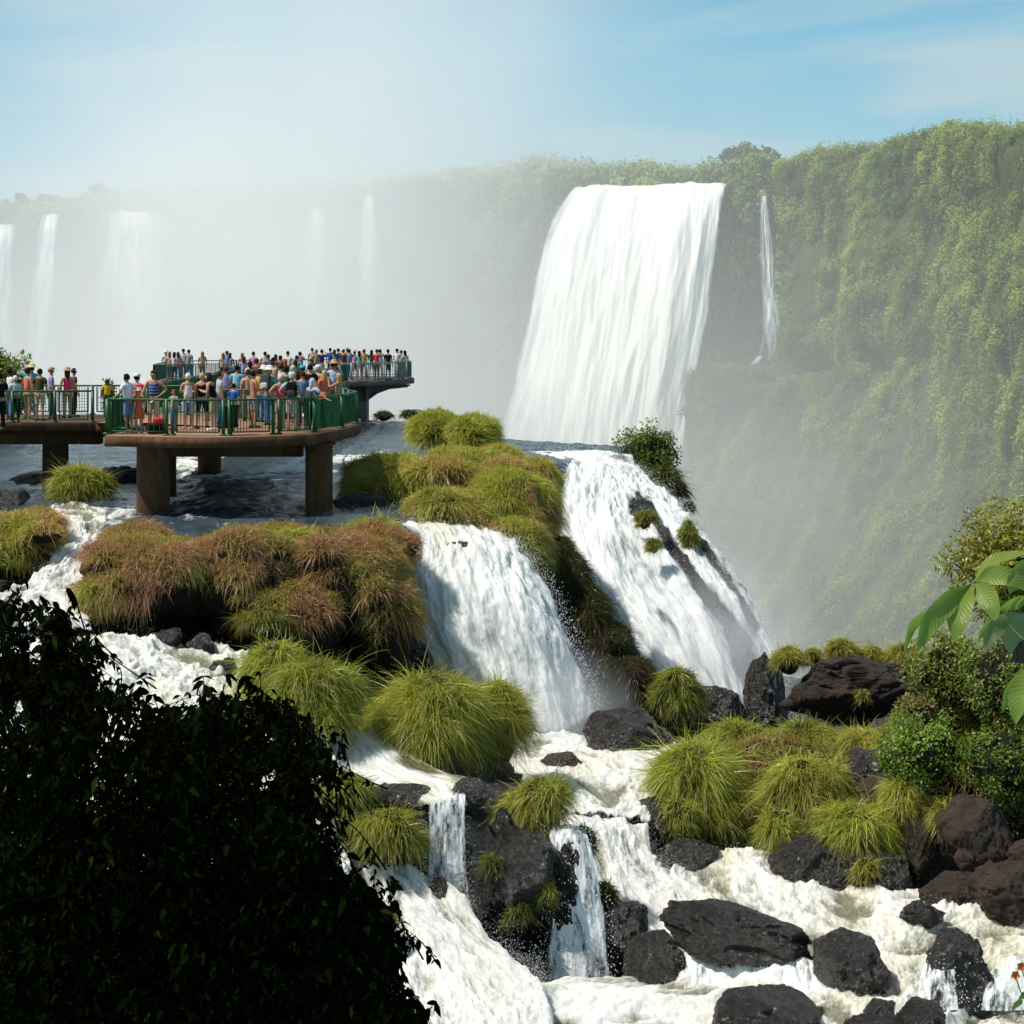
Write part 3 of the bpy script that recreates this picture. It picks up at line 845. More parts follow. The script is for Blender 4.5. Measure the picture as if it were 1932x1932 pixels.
def fall(name, label, ctrl, nr, nc, mat, amp, fx, fy, seed, em, cream=0.0, base=0.5, spray=0, dsize=(0.015, 0.05), out_=0.35, rim=None, backing=None, bulge=0.0):
    V, N, FL = patch(ctrl, nr, nc)
    q = np.concatenate([FL * np.array([fx, fy]), np.full(FL.shape[:2] + (1,), seed * 1.7)], -1)
    warp = fbm(q * np.array([0.8, 0.8, 1]), 2, seed=seed)[..., None] * np.array([0.5, 0.3, 0])
    d = ridged(q + warp, 5, seed=seed) - 0.95
    fine = fbm(q * np.array([4.2, 3.2, 1]), 5, seed=seed + 3)
    g = (0.25 + 0.75 * sstep(0, 0.3, np.linspace(0, 1, nr)))[:, None]
    V0_ = V.copy()
    V = V + N * (amp * (d * 0.65 + fine * 0.55) * g)[..., None]
    m = edge_mask(nr, nc, *em)
    if rim is not None: m = m * rim(np.linspace(0, 1, nr)[:, None], np.linspace(0, 1, nc)[None, :])
    col = np.zeros(V.shape); col[..., 0] = 0.5; col[..., 1] = cream if np.isscalar(cream) else cream(np.linspace(0, 1, nr)[:, None], np.linspace(0, 1, nc)[None, :])
    col[..., 2] = np.clip(0.08 + (base - 0.08) * np.clip(m, 0, 1) ** 0.7 + 0.06 * d, 0, 1)
    o = link(name, build_mesh(name, V, [grid_faces(nr, nc)], col, FL), mat, label=label, cat='waterfall')
    if spray:
        rs = np.random.default_rng(seed)
        pr = (np.clip(m, 0.05, 1) * (0.25 + np.linspace(0, 1, nr)[:, None]) * (0.15 + np.clip(d + 0.5, 0, None))).ravel(); pr /= pr.sum()
        e = ((np.abs(np.linspace(-1, 1, nc))[None, :] > 0.82) * (0.3 + np.linspace(0, 1, nr)[:, None])).ravel() + 1e-9
        pr = 0.7 * pr + 0.3 * e / e.sum()
        idx = rs.choice(nr * nc, spray, p=pr)
        T = np.gradient(V0_, axis=1); T /= np.linalg.norm(T, axis=-1, keepdims=True) + 1e-9
        C = V.reshape(-1, 3)[idx] + N.reshape(-1, 3)[idx] * (rs.exponential(0.16, spray) * out_ * 2)[:, None] + T.reshape(-1, 3)[idx] * (rs.normal(size=spray) * 0.16 * out_ * 2)[:, None]
        C += rs.normal(size=C.shape) * 0.06
        v, f = droplets(C, rs.uniform(*dsize, spray) * 0.36, rs, 1.9)
        link('spray', build_mesh('spray', v, [f], smooth=True), M_drop, o, kind='stuff')
    return o, V, N


M_fallA = mat_fall('plunging_water', 1.2, 0.34, 0.30, 0.46, (0.88, 0.89, 0.87), 0.6, 0.55, 0.34, 4.2, (0.50, 0.54, 0.55), sss=0.85)
M_fallB = mat_fall('cascading_water', 1.1, 0.24, 0.31, 0.47, (0.90, 0.91, 0.91), 0.6, 0.3, 0.34, 4.2, (0.50, 0.55, 0.57), sss=0.85)
M_veil = mat_fall('veil_water', 3.4, 0.95, 0.46, 0.56, (0.92, 0.93, 0.93), 0.3, 0.2, 0.7, 3.2, (0.6, 0.64, 0.66))

# left rapids and pool
rapids('rapids', [[(86, 950, 57.5), (140, 945, 57.5), (200, 955, 57)], [(104, 985, 52.8), (150, 985, 52.6), (205, 985, 52.5)], [(100, 1030, 50), (140, 1030, 50.2), (182, 1030, 50.5)],
                  [(70, 1085, 47.5), (110, 1080, 47.8), (162, 1085, 48)], [(-20, 1125, 45), (70, 1130, 45.2), (165, 1135, 45.6)], [(-80, 1200, 43), (60, 1195, 43.2), (180, 1195, 43.8)]],
       220, 90, 0.20, 0.9, 0.5, 31, M_foam, 0.62, 0.35, 'white rapids tumbling between the two brown grassy islets at left', 'rapids', spray=1500, topfade=0.7)
rapids('pool_water', [[(-80, 1170, 44.2), (150, 1180, 44.4), (300, 1200, 45), (480, 1215, 45.2)], [(-80, 1255, 42.4), (170, 1255, 42.6), (330, 1260, 43), (490, 1270, 43.4)],
                      [(-80, 1340, 40.6), (200, 1340, 40.9), (350, 1340, 41.2), (540, 1350, 41.6)], [(-80, 1420, 39.4), (250, 1420, 39.5), (400, 1420, 39.6), (640, 1395, 40.6)],
                      [(-80, 1560, 37.2), (300, 1540, 37.4), (500, 1520, 37.8), (660, 1480, 38.8)], [(-80, 1800, 34), (300, 1800, 34), (500, 1760, 34.5), (680, 1700, 36)]],
       320, 300, 0.26, 0.75, 0.75, 33, M_pool, 0.62, 0.6, kind='structure', spray=2500)
# chute and pools on the right
rapids('rapids', [[(590, 1375, 41.4), (660, 1372, 41.8), (740, 1380, 41.9)], [(600, 1430, 40.2), (700, 1410, 40.6), (790, 1425, 40.8)], [(650, 1478, 39.2), (750, 1448, 39.7), (840, 1455, 40)],
                  [(740, 1503, 38.5), (830, 1480, 38.9), (905, 1472, 39.3)], [(800, 1516, 38.1), (845, 1512, 38.1), (885, 1504, 38.2)]],
       160, 120, 0.07, 1.1, 0.3, 35, M_chute, 0.50, 0.95, 'smooth cream-coloured chute of water sliding past the bright grass tussocks', 'rapids', spray=500)
rapids('plunge_pool_water', [[(930, 1372, 48.8), (1050, 1378, 48.6), (1150, 1392, 48), (1290, 1400, 47.5)], [(950, 1430, 45.6), (1060, 1430, 45.6), (1150, 1440, 45.1), (1280, 1440, 45)],
                             [(990, 1482, 43.6), (1080, 1482, 43.4), (1160, 1492, 43), (1260, 1500, 43)], [(1030, 1535, 41.8), (1100, 1537, 41.5), (1155, 1542, 41.3), (1230, 1550, 41.2)]],
       220, 200, 0.14, 0.8, 0.5, 37, M_foam, 0.66, 0.35, kind='structure', spray=4000)
rapids('rapids', [[(1030, 1528, 42), (1095, 1530, 41.7), (1150, 1536, 41.5), (1230, 1545, 41.4)], [(1080, 1580, 40.4), (1130, 1580, 40.3), (1175, 1600, 40.2), (1235, 1620, 40.4)],
                  [(1115, 1660, 39.3), (1160, 1670, 39.2), (1210, 1668, 39.3), (1270, 1655, 39.9)], [(1140, 1735, 38), (1200, 1728, 38.2), (1260, 1712, 38.5), (1340, 1685, 39.2)],
                  [(1180, 1800, 36.6), (1250, 1790, 36.8), (1330, 1770, 37.1), (1420, 1735, 37.9)]],
       220, 120, 0.20, 1.0, 0.42, 39, M_foam, 0.70, 0.12, 'white water dropping past the dark hanging tussocks into the lower river', 'rapids', spray=9000, up=1.0)
rapids('lower_river', [[(1200, 1620, 41), (1400, 1592, 42), (1600, 1640, 40.5), (1800, 1680, 39.3), (2040, 1690, 39)], [(1215, 1690, 39), (1400, 1690, 38.9), (1600, 1710, 38.3), (1800, 1730, 37.6), (2040, 1740, 37.4)],
                       [(1215, 1760, 37.2), (1400, 1760, 37), (1600, 1785, 36.5), (1800, 1792, 36.3), (2040, 1792, 36.3)], [(1110, 1845, 35.4), (1400, 1832, 35.5), (1600, 1848, 35.1), (1800, 1866, 34.7), (2040, 1862, 34.8)],
                       [(880, 1880, 34.6), (1400, 1892, 34), (1600, 1902, 33.8), (1800, 1912, 33.6), (2040, 1912, 33.6)], [(860, 2020, 31.8), (1400, 2020, 31.8), (1600, 2020, 31.8), (1800, 2020, 31.8), (2040, 2020, 31.8)]],
       460, 520, 0.22, 0.62, 0.62, 41, M_foam, 0.60, 0.5, kind='structure', spray=9000, up=0.5)
rapids('rapids', [[(650, 1615, 38), (760, 1625, 37.7), (860, 1675, 37.2)], [(690, 1675, 37), (800, 1715, 36.5), (925, 1765, 36)], [(735, 1780, 35.6), (865, 1808, 35.2), (1005, 1836, 34.8)],
                  [(745, 1870, 34.2), (900, 1895, 33.9), (1045, 1898, 33.8)], [(750, 2010, 32), (900, 2010, 32), (1060, 2010, 32)]],
       260, 200, 0.26, 0.8, 0.45, 43, M_foam, 0.68, 0.15, 'foaming white cascade rushing down beside the dark foreground bush', 'rapids', spray=12000, up=1.2)

# the two large near falls
ctrlA = [[(690, 962, 57.0), (800, 964, 57), (900, 968, 57), (980, 985, 56.5)], [(745, 992, 54.2), (845, 1002, 54), (930, 1018, 53.8), (985, 1046, 53.4)], [(778, 1022, 52.4), (862, 1036, 52.2), (950, 1046, 52.3), (1012, 1078, 52.6)],
         [(768, 1095, 51), (868, 1095, 50.6), (972, 1100, 50.9), (1050, 1138, 51.6)], [(772, 1180, 50.2), (890, 1180, 49.7), (1002, 1180, 49.9), (1080, 1205, 50.6)],
         [(815, 1262, 49.8), (922, 1268, 49.2), (1030, 1270, 49.3), (1104, 1282, 50.1)], [(868, 1400, 49.2), (962, 1402, 48.5), (1062, 1392, 48.7), (1136, 1348, 49.6)]]
fall('waterfall', 'thick white waterfall curling over beside the black boulder into the plunge pool', ctrlA, 300, 220, M_fallA, 0.27, 0.95, 0.30, 61, (0.10, 0.12, 0, 0.03), cream=lambda y, x: np.exp(-((x - 0.28) / 0.16) ** 2) * sstep(0.62, 0.1, y) * 1.0, base=0.52, spray=12000, dsize=(0.008, 0.028))
ctrlB = [[(985, 852, 82), (1060, 852, 81.5), (1120, 850, 81), (1172, 856, 81), (1200, 868, 81)], [(1058, 880, 75.2), (1110, 876, 75.4), (1160, 880, 75.6), (1205, 895, 76), (1232, 910, 76)],
         [(1050, 925, 71.6), (1120, 925, 71.4), (1180, 930, 71.6), (1240, 940, 72), (1290, 958, 72.4)], [(1040, 1000, 68.2), (1130, 1000, 67.8), (1215, 1005, 68), (1290, 1010, 68.4), (1352, 1020, 68.8)],
         [(1062, 1100, 65.6), (1165, 1100, 65.2), (1265, 1100, 65.3), (1350, 1100, 65.6), (1412, 1105, 66)], [(1130, 1200, 63.7), (1230, 1200, 63.2), (1330, 1200, 63.3), (1410, 1200, 63.6), (1462, 1205, 64)],
         [(1215, 1360, 61.8), (1310, 1360, 61.3), (1400, 1360, 61.4), (1460, 1360, 61.7), (1505, 1360, 62)]]


def rimB(y, x):
    m = np.ones((y.shape[0], x.shape[1]))
    # rock ribs showing through the sheet
    r1 = 0.52 + 0.17 * y; r2 = 0.80 + 0.04 * y
    m = m * (1 - 0.95 * np.exp(-((x - r1) / (0.035 + 0.055 * sstep(0.45, 1, y))) ** 2) * sstep(0.3, 0.38, y))
    m = m * (1 - 0.75 * np.exp(-((x - r2) / 0.03) ** 2) * sstep(0.4, 0.5, y) * sstep(0.9, 0.75, y))
    m = m * (1 - 0.35 * sstep(0.66, 0.9, y) * sstep(0.5, 0.7, x))
    q = np.stack([np.broadcast_to(x * 9, m.shape), np.broadcast_to(y * 4, m.shape), np.zeros(m.shape)], -1)
    m = m * (1 - 0.75 * sstep(0.15, 0.42, fbm(q, 3, seed=21)) * sstep(0.25, 0.4, x + 0 * y) * sstep(0.2, 0.4, y + 0 * x))
    return m


fall('waterfall', 'wide white cascade sliding down dark rock ribs behind the grassy mound', ctrlB, 360, 300, M_fallB, 0.30, 0.9, 0.24, 67, (0.07, 0.12, 0, 0.05), cream=0.06, base=0.53, spray=15000, dsize=(0.010, 0.034), rim=rimB)
VB, NB, _ = patch(ctrlB, 130, 110)
VB = VB + NB * (-0.55 + 0.30 * ridged(VB * 0.7, 4, seed=71) - 0.1)[..., None]
# rock behind the cascade, with two ribs standing proud of the water
y_ = np.linspace(0, 1, 130)[:, None]; x_ = np.linspace(0, 1, 110)[None, :]
rib = np.exp(-((x_ - (0.52 + 0.17 * y_)) / (0.03 + 0.035 * sstep(0.5, 1, y_))) ** 2) * sstep(0.3, 0.4, y_) + 0.9 * np.exp(-((x_ - (0.80 + 0.04 * y_)) / 0.022) ** 2) * sstep(0.4, 0.5, y_) * sstep(0.92, 0.8, y_)
VB = VB + NB * (0.75 * rib * (0.75 + 0.5 * fbm(VB * 1.3, 3, seed=73)))[..., None]
link('terrain', build_mesh('cascade_rock', VB, [grid_faces(130, 110)]), M_rockwet, kind='structure')
VA, NA, _ = patch(ctrlA[1:], 80, 80)
VA = VA + NA * (-0.7 + 0.25 * ridged(VA * 0.8, 4, seed=74))[..., None]
link('terrain', build_mesh('fall_rock', VA, [grid_faces(80, 80)]), M_rockwet, kind='structure')

# little falls
fall('waterfall', 'thin broken veil of water dropping beside the tall dark rock', [[(795, 1498, 38.2), (845, 1496, 38.2), (890, 1496, 38.2)], [(800, 1516, 37.8), (845, 1514, 37.8), (884, 1508, 37.8)], [(803, 1580, 37.6), (845, 1580, 37.6), (884, 1580, 37.6)], [(800, 1650, 37.4), (845, 1650, 37.4), (888, 1650, 37.4)], [(788, 1730, 37.2), (845, 1735, 37.1), (900, 1750, 37)]],
     130, 60, M_veil, 0.06, 2.0, 0.4, 81, (0.1, 0.1, 0, 0), base=0.52, spray=900, dsize=(0.008, 0.022), out_=0.3)
fall('waterfall', 'sparkling strings of water trickling over green weed on the dark rock', [[(1034, 1558, 37.6), (1080, 1556, 37.6), (1110, 1566, 37.6)], [(1028, 1580, 36.9), (1082, 1578, 36.8), (1120, 1590, 36.9)], [(1024, 1660, 36.5), (1086, 1660, 36.4), (1138, 1666, 36.5)], [(1028, 1760, 36.2), (1092, 1762, 36.1), (1152, 1765, 36.2)], [(1022, 1875, 35.9), (1092, 1880, 35.8), (1165, 1880, 35.9)]],
     170, 80, M_veil, 0.07, 1.8, 0.35, 83, (0.12, 0.12, 0, 0), base=0.54, spray=1500, dsize=(0.008, 0.03), out_=0.35)
fall('waterfall', 'low curtain of broken water spilling under the long slab boulder', [[(1270, 1770, 36.3), (1400, 1785, 35.8), (1500, 1800, 35.5), (1580, 1830, 35.2)], [(1275, 1800, 35.5), (1400, 1805, 35.2), (1500, 1815, 35), (1585, 1850, 34.8)], [(1280, 1850, 35), (1400, 1850, 34.8), (1500, 1855, 34.6), (1590, 1880, 34.4)], [(1270, 1895, 34.6), (1400, 1895, 34.4), (1500, 1895, 34.2), (1600, 1905, 34)]],
     110, 150, M_veil, 0.12, 1.5, 0.8, 85, (0.06, 0.06, 0, 0), base=0.57, spray=700, dsize=(0.008, 0.02), out_=0.2, cream=0.3)
fall('waterfall', 'water fanning down the left face of the pointed boulder at lower right', [[(1738, 1800, 34.3), (1770, 1806, 34), (1800, 1812, 33.9)], [(1734, 1825, 33.9), (1768, 1828, 33.6), (1806, 1828, 33.5)], [(1728, 1865, 33.7), (1766, 1868, 33.3), (1812, 1868, 33.2)], [(1726, 1905, 33.5), (1766, 1908, 33.1), (1816, 1905, 33)]],
     80, 60, M_veil, 0.05, 2.4, 0.6, 87, (0.1, 0.1, 0, 0), base=0.51, spray=250, dsize=(0.012, 0.03), out_=0.3)
fall('waterfall', 'water spilling off the right side of the pointed boulder at lower right', [[(1872, 1815, 34.2), (1900, 1805, 34.2), (1950, 1805, 34.3)], [(1862, 1835, 33.8), (1900, 1830, 33.7), (1952, 1826, 33.8)], [(1850, 1870, 33.5), (1896, 1872, 33.4), (1954, 1866, 33.5)], [(1842, 1905, 33.3), (1894, 1908, 33.2), (1956, 1905, 33.3)]],
     80, 60, M_veil, 0.05, 2.0, 0.6, 89, (0.1, 0.1, 0, 0), base=0.52, spray=250, dsize=(0.012, 0.03), out_=0.3)

# ================================================================== river bed under everything
pts = np.concatenate([PA([(x, y, z) for x, y, z in L]) for L in (
    [(120, 970, 55), (140, 1060, 49), (100, 1180, 44), (300, 1250, 43), (200, 1400, 40), (500, 1400, 40.5), (300, 1600, 36.5), (640, 1420, 40.5), (760, 1460, 39.8), (850, 1520, 38)],
    [(1000, 1400, 47.5), (1200, 1410, 47), (1080, 1480, 43.4), (1150, 1540, 41.3), (1180, 1660, 39.2), (1300, 1690, 39), (1600, 1700, 38.4), (1900, 1730, 37.6), (1300, 1800, 36), (1700, 1840, 35.2), (1900, 1850, 35), (1200, 1900, 34), (1700, 1930, 33), (1100, 2000, 32), (1900, 2000, 32)],
    [(700, 1640, 37.6), (820, 1740, 36.2), (880, 1830, 35), (900, 2000, 32), (400, 1800, 33), (1500, 1400, 46), (1700, 1420, 43), (1900, 1420, 42), (1500, 1480, 43), (1300, 1380, 50), (1600, 1340, 52)],
    [(1300, 1360, 61), (1420, 1360, 61)])])
pts = np.concatenate([pts, [[x, y, ZW] for x in (-60, -40, -25, -15, -8, -3) for y in (54, 64, 80, 98)], [[1, 80, ZW], [-20, 46, -6.2], [-40, 46, -6], [8, 75, -22], [14, 70, -26], [20, 60, -22], [10, 90, -30], [25, 48, -9.5], [17, 41, -9.8], [25, 36, -10.5], [-12, 30, -10.5], [-25, 30, -10], [0, 25, -14], [10, 25, -14]]])
gx, gy = np.meshgrid(np.linspace(-70, 34, 240), np.linspace(24, 104, 220))
D2 = (gx[..., None] - pts[:, 0]) ** 2 + (gy[..., None] - pts[:, 1]) ** 2
W_ = 1 / (D2 + 0.6) ** 2
z = (W_ * pts[:, 2]).sum(-1) / W_.sum(-1) - 1.0
V = np.stack([gx, gy, z + 0.15 * fbm(np.stack([gx, gy, z], -1) * 0.8, 4, seed=5)], -1)
link('riverbed_terrain', build_mesh('riverbed', V, [grid_faces(220, 240)]), M_rockwet, kind='structure')

M_rockshade = mat_rock('shaded_wet_basalt', (0.006, 0.005, 0.0045), (0.026, 0.019, 0.014), (0.2, 0.6), 1.2, 0.9, wet=0.5)  # darker copy of the wet basalt, shade put into its colour
# ================================================================== boulders
def px_boulder(label, u0, v0, u1, v1, Y, seed, mat=None, ry=None, facets=9, amp=0.07, group=None, sink=0.25, cut=(0.62, 0.95), level=6, tilt=None, name='boulder', cat='boulder', boxy=0.85):
    w = (u1 - u0) / K * Y; h = (v1 - v0) / K * Y
    hh = h * (1 + sink)
    c = P((u0 + u1) / 2, v0, Y) - np.array([0, 0, hh / 2])
    V, F = boulder((0, 0, 0), (w / 2, (ry or w * 0.42), hh / 2), seed, level + (w > 2.2), facets, amp, tilt, cut, boxy)
    o = link(name, build_mesh(name, V, [F]), mat or M_rockwet, label=label, cat=cat, group=group)
    o.location = c
    return o


px_boulder('wet black boulder in the foam at the foot of the two near falls', 1092, 1334, 1272, 1425, 47, 3, facets=10, sink=0.5)
px_boulder('small brown flat-topped rock breaking the foam of the plunge pool', 1008, 1417, 1106, 1452, 45, 4, M_rockdry, facets=12, sink=0.7)
px_boulder('round black boulder under the left end of the big right-bank tussock', 1172, 1503, 1300, 1632, 42, 5, sink=0.25)
px_boulder('wet black boulder jutting into the rapids below the big right-bank tussock', 1222, 1576, 1366, 1648, 41, 6, sink=0.4)
px_boulder('dark shaded boulder filling the gap between two right-bank tussocks', 1312, 1518, 1440, 1604, 43, 7, sink=0.4)
px_boulder('broad wet black rock under the row of drooping tussocks by the rapids', 1440, 1570, 1668, 1708, 40.2, 8, sink=0.25, facets=7)
px_boulder('wet dark boulder behind the lowest small tussock on the right bank', 1570, 1585, 1720, 1690, 39.6, 28, sink=0.3)
px_boulder('large brown boulder with a rounded peak on the right bank', 1768, 1498, 1912, 1655, 39.4, 9, M_rockdry, facets=7, amp=0.05, sink=0.1, tilt=0.25)
px_boulder('grey-brown boulder standing under the yellow tussock on the right bank', 1690, 1530, 1772, 1660, 40, 10, M_rockdry, facets=8, sink=0.15)
px_boulder('smooth dark grey boulder below the big peaked brown one', 1735, 1638, 1846, 1704, 38.4, 11, M_rockdry, facets=6, amp=0.05, sink=0.25)
px_boulder('tall grey-brown boulder cut by the right edge, at the waterline', 1824, 1618, 1990, 1738, 37.6, 12, M_rockdry, facets=6, amp=0.06, sink=0.2)
px_boulder('low black stone awash in the rapids in front of the right-bank boulders', 1694, 1694, 1784, 1728, 37.2, 13, sink=0.8, amp=0.1)
px_boulder('small stone wedged between right-bank boulders', 1800, 1600, 1840, 1640, 38.6, 14, M_rockdry)
px_boulder('long dark sloping slab boulder with a wet speckled top in the river', 1244, 1704, 1552, 1805, 35.8, 15, facets=8, amp=0.06, sink=0.1, tilt=-0.16, ry=1.1)
px_boulder('blocky black boulder joined to the right end of the long slab', 1518, 1746, 1682, 1868, 35.1, 16, facets=8, amp=0.05, sink=0.15, ry=1.0)
px_boulder('pointed black boulder with water running down both sides', 1745, 1752, 1888, 1915, 33.9, 17, facets=7, amp=0.06, sink=0.2)
px_boulder('flat wet boulder cut by the bottom edge', 1342, 1868, 1566, 1960, 32.6, 18, facets=8, amp=0.06, sink=0.3)
px_boulder('cube-shaped black stone perched at the bottom edge', 1626, 1884, 1690, 1925, 32.8, 19, facets=12, cut=(0.5, 0.8), sink=0.3)
px_boulder('dark stone supporting the cube-shaped one at the bottom edge', 1580, 1912, 1720, 1980, 32.6, 20, facets=10, sink=0.3)
px_boulder('smooth dome-shaped black boulder cut by the bottom edge', 1672, 1884, 1788, 1990, 32.4, 21, facets=5, sink=0.2)
px_boulder('rounded grey boulder washed by thin foam beside the trickling strings', 1166, 1752, 1305, 1880, 35.6, 22, facets=7, sink=0.25)
px_boulder('wet black rock with lacy foam below the dark hanging tussock', 1126, 1700, 1236, 1790, 36.6, 23, facets=9, sink=0.5)
px_boulder('dark boulder in the shade under the leafy shrub on the right bank', 1596, 1394, 1716, 1474, 42.2, 24, facets=8, sink=0.3)
px_boulder('flat sloping grey rock below the shaded boulder on the right bank', 1616, 1458, 1722, 1508, 41.4, 25, M_rockdry, facets=9, sink=0.5, tilt=0.2)
px_boulder('stone at the right edge behind the tall waterline boulder', 1900, 1580, 1990, 1650, 38.8, 26, M_rockdry, facets=8)
# rocks of the middle and left
px_boulder('flat black cap rock on top of the tall dark outcrop', 845, 1464, 958, 1530, 38.4, 30, facets=9, sink=0.3, ry=0.5)
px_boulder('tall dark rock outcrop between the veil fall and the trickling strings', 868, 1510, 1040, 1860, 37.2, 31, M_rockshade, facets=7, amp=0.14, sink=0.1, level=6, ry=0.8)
px_boulder('brown rounded rock jutting from the tall outcrop under the mop of grass', 928, 1572, 1060, 1700, 36.4, 32, facets=8, sink=0.3, ry=0.6)
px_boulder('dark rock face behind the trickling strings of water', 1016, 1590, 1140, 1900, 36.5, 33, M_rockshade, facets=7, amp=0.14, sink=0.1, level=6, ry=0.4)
px_boulder('flat wet rock half covered by the smooth chute', 680, 1476, 850, 1540, 38.6, 34, facets=9, sink=0.5, ry=0.6)
px_boulder('rock wall behind the thin broken veil of water', 700, 1520, 900, 1760, 37.9, 35, facets=6, sink=0.2, ry=0.5)
px_boulder('brown wet stone splashed at the foot of the veil fall', 800, 1652, 850, 1720, 37, 36, M_rockdry, sink=0.4)
px_boulder('black rounded boulder at the lip of the thick waterfall', 832, 1020, 900, 1068, 52.4, 37, facets=6, sink=0.2)
px_boulder('grey boulder at the left edge of the pool, behind the dark bush', 70, 1150, 148, 1208, 41, 38, M_rockdry, sink=0.4)
px_boulder('black block at the foot of the brown grassy island', 284, 1180, 345, 1222, 44.6, 39, sink=0.4)
px_boulder('black stone at the water edge under the brown grassy island', 345, 1192, 410, 1235, 44.6, 40, sink=0.4)
px_boulder('low dark stone splashed by the pool beside the front tussock', 395, 1235, 450, 1290, 43.4, 41, sink=0.4)
px_boulder('dark rocks beneath the walkway beside the near pillar', 185, 866, 275, 925, 66, 42, facets=12, amp=0.14, sink=0.3)
px_boulder('flat brown rock at the foot of the left pillar', 0, 892, 110, 930, 66.5, 43, M_rockdry, facets=8, sink=0.5, ry=3)
px_boulder('dark ledge of rock at the left edge of the river', -80, 920, 70, 985, 57, 44, facets=8, sink=0.5, ry=3)
px_boulder('layered brown basalt ledge with overhanging base on the right bank', 1462, 1232, 1735, 1372, 52, 45, M_rockledge, facets=8, amp=0.10, sink=0.05, cut=(0.7, 1.0), level=6, ry=1.8, boxy=0.42)
px_boulder('wet rock at the foot of the wide cascade, left of the basalt ledge', 1400, 1228, 1490, 1380, 57, 46, facets=8, sink=0.2)
px_boulder('dark rock between the cascade and the small round tussock', 1280, 1290, 1420, 1400, 56, 47, facets=8, sink=0.3)
px_boulder('black horizontal rock shelf beside the right pillar', 622, 926, 730, 962, 57, 48, facets=8, sink=0.5, ry=0.6)

# ================================================================== grassy islands and tussocks
def mound_object(name, lobes, seed, mat=M_soil, label=None, cat=None, kind=None, amp=0.2):
    Vs, Fs, Ns = [], [], []
    off = 0; info = []
    for k, (u0, v0, u1, v1, Y, ry) in enumerate(lobes):
        w = (u1 - u0) / K * Y / 2; h = (v1 - v0) / K * Y / 2
        c = P((u0 + u1) / 2, (v0 + v1) / 2, Y)
        r = np.array([w * 0.9, ry, h * 0.92])
        V, N, F = lobe(c, r, seed + k, 5 if w > 1.3 else 4, amp)
        N = N / np.linalg.norm(N, axis=1, keepdims=True)
        Vs.append(V); Fs.append(F + off); Ns.append(N); off += len(V)
        info.append((c, r, V, N, F))
    o = link(name, build_mesh(name, np.vstack(Vs), [np.vstack(Fs)]), mat, label=label, cat=cat, kind=kind)
    return o, info


def scatter_on(info, density, rs, zmin=-0.15, jag=0.25, seed=0):
    R, NN = [], []
    for k, (c, r, V, N, F) in enumerate(info):
        a, b, d = V[F[:, 0]], V[F[:, 1]], V[F[:, 2]]
        ar = np.linalg.norm(np.cross(b - a, d - a), axis=1) / 2
        n = int(ar.sum() * density)
        idx = rs.choice(len(F), n, p=ar / ar.sum())
        w = rs.dirichlet((1, 1, 1), n)
        p = a[idx] * w[:, :1] + b[idx] * w[:, 1:2] + d[idx] * w[:, 2:]
        nn = N[F[idx, 0]]
        zr = (p[:, 2] - c[2]) / r[2]
        lim = zmin + jag * 1.6 * fbm(p * np.array([1.1, 0.6, 0.4]), 3, seed=seed)
        keep = zr > lim
        for j, (c2, r2, *_) in enumerate(info):
            if j != k: keep &= ((((p - c2) / r2) ** 2).sum(1) > 0.82)
        R.append(p[keep]); NN.append(nn[keep])
    return np.vstack(R), np.vstack(NN)


def grass_on(name, info, density, L, W, seed, brown=0.0, yel=0.25, zmin=-0.15, jag=0.25, droop=0.55, upw=0.75, parent=None, label=None, cat=None, kind=None, spread=0.8, gain=1.0, clumpy=1.0):
    rs = np.random.default_rng(seed)
    R, N = scatter_on(info, density, rs, zmin, jag, seed)
    n = len(R)
    # blades lean together in tufts: a shared direction field makes the surface read as clumps
    fld = np.stack([fbm(R * 1.15 + 31 * i, 2, seed=seed + i) for i in range(3)], 1)
    D = N * 0.75 + np.array([0, 0, upw]) + fld * 1.3 * clumpy + rs.normal(size=(n, 3)) * spread * 0.6
    D /= np.linalg.norm(D, axis=1, keepdims=True)
    st = rs.random(n) < 0.12
    D[st] = D[st] * 0.5 + np.array([0, 0, 0.6]) + rs.normal(size=(int(st.sum()), 3)) * 0.3
    D /= np.linalg.norm(D, axis=1, keepdims=True)
    tuft = np.clip(1 + 0.9 * clumpy * fbm(R * 1.0 + 9, 2, seed=seed + 7), 0.45, 1.7)
    ln = L * rs.uniform(0.55, 1.3, n) * tuft
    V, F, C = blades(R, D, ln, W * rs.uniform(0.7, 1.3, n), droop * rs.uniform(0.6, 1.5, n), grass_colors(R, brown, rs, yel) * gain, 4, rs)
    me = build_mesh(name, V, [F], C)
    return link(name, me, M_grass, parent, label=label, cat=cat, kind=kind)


def island(label_rock, label_grass, lobes, seed, density, L, W, **kw):
    rs = np.random.default_rng(seed)
    more = []
    for (u0, v0, u1, v1, Y, ry) in lobes:
        for _ in range(5):
            a = rs.uniform(-0.9, 0.9); w = (u1 - u0) * rs.uniform(0.13, 0.24); h = (v1 - v0) * rs.uniform(0.16, 0.28)
            uc = (u0 + u1) / 2 + a * (u1 - u0) / 2 * 0.85; vc = (v0 + v1) / 2 - (v1 - v0) / 2 * 0.72 * math.sqrt(1 - a * a * 0.8) * rs.uniform(0.75, 1.0)
            more.append((uc - w, vc - h * 0.55, uc + w, vc + h, Y - rs.uniform(-0.4, 0.8) * ry, w / K * Y * 0.8))
    lobes = lobes + more
    o, info = mound_object('rock_island', lobes, seed, label=label_rock, cat='island')
    grass_on('grass', info, density, L, W, seed + 100, label=label_grass, cat='grass', kind='stuff', **kw)
    return o, info


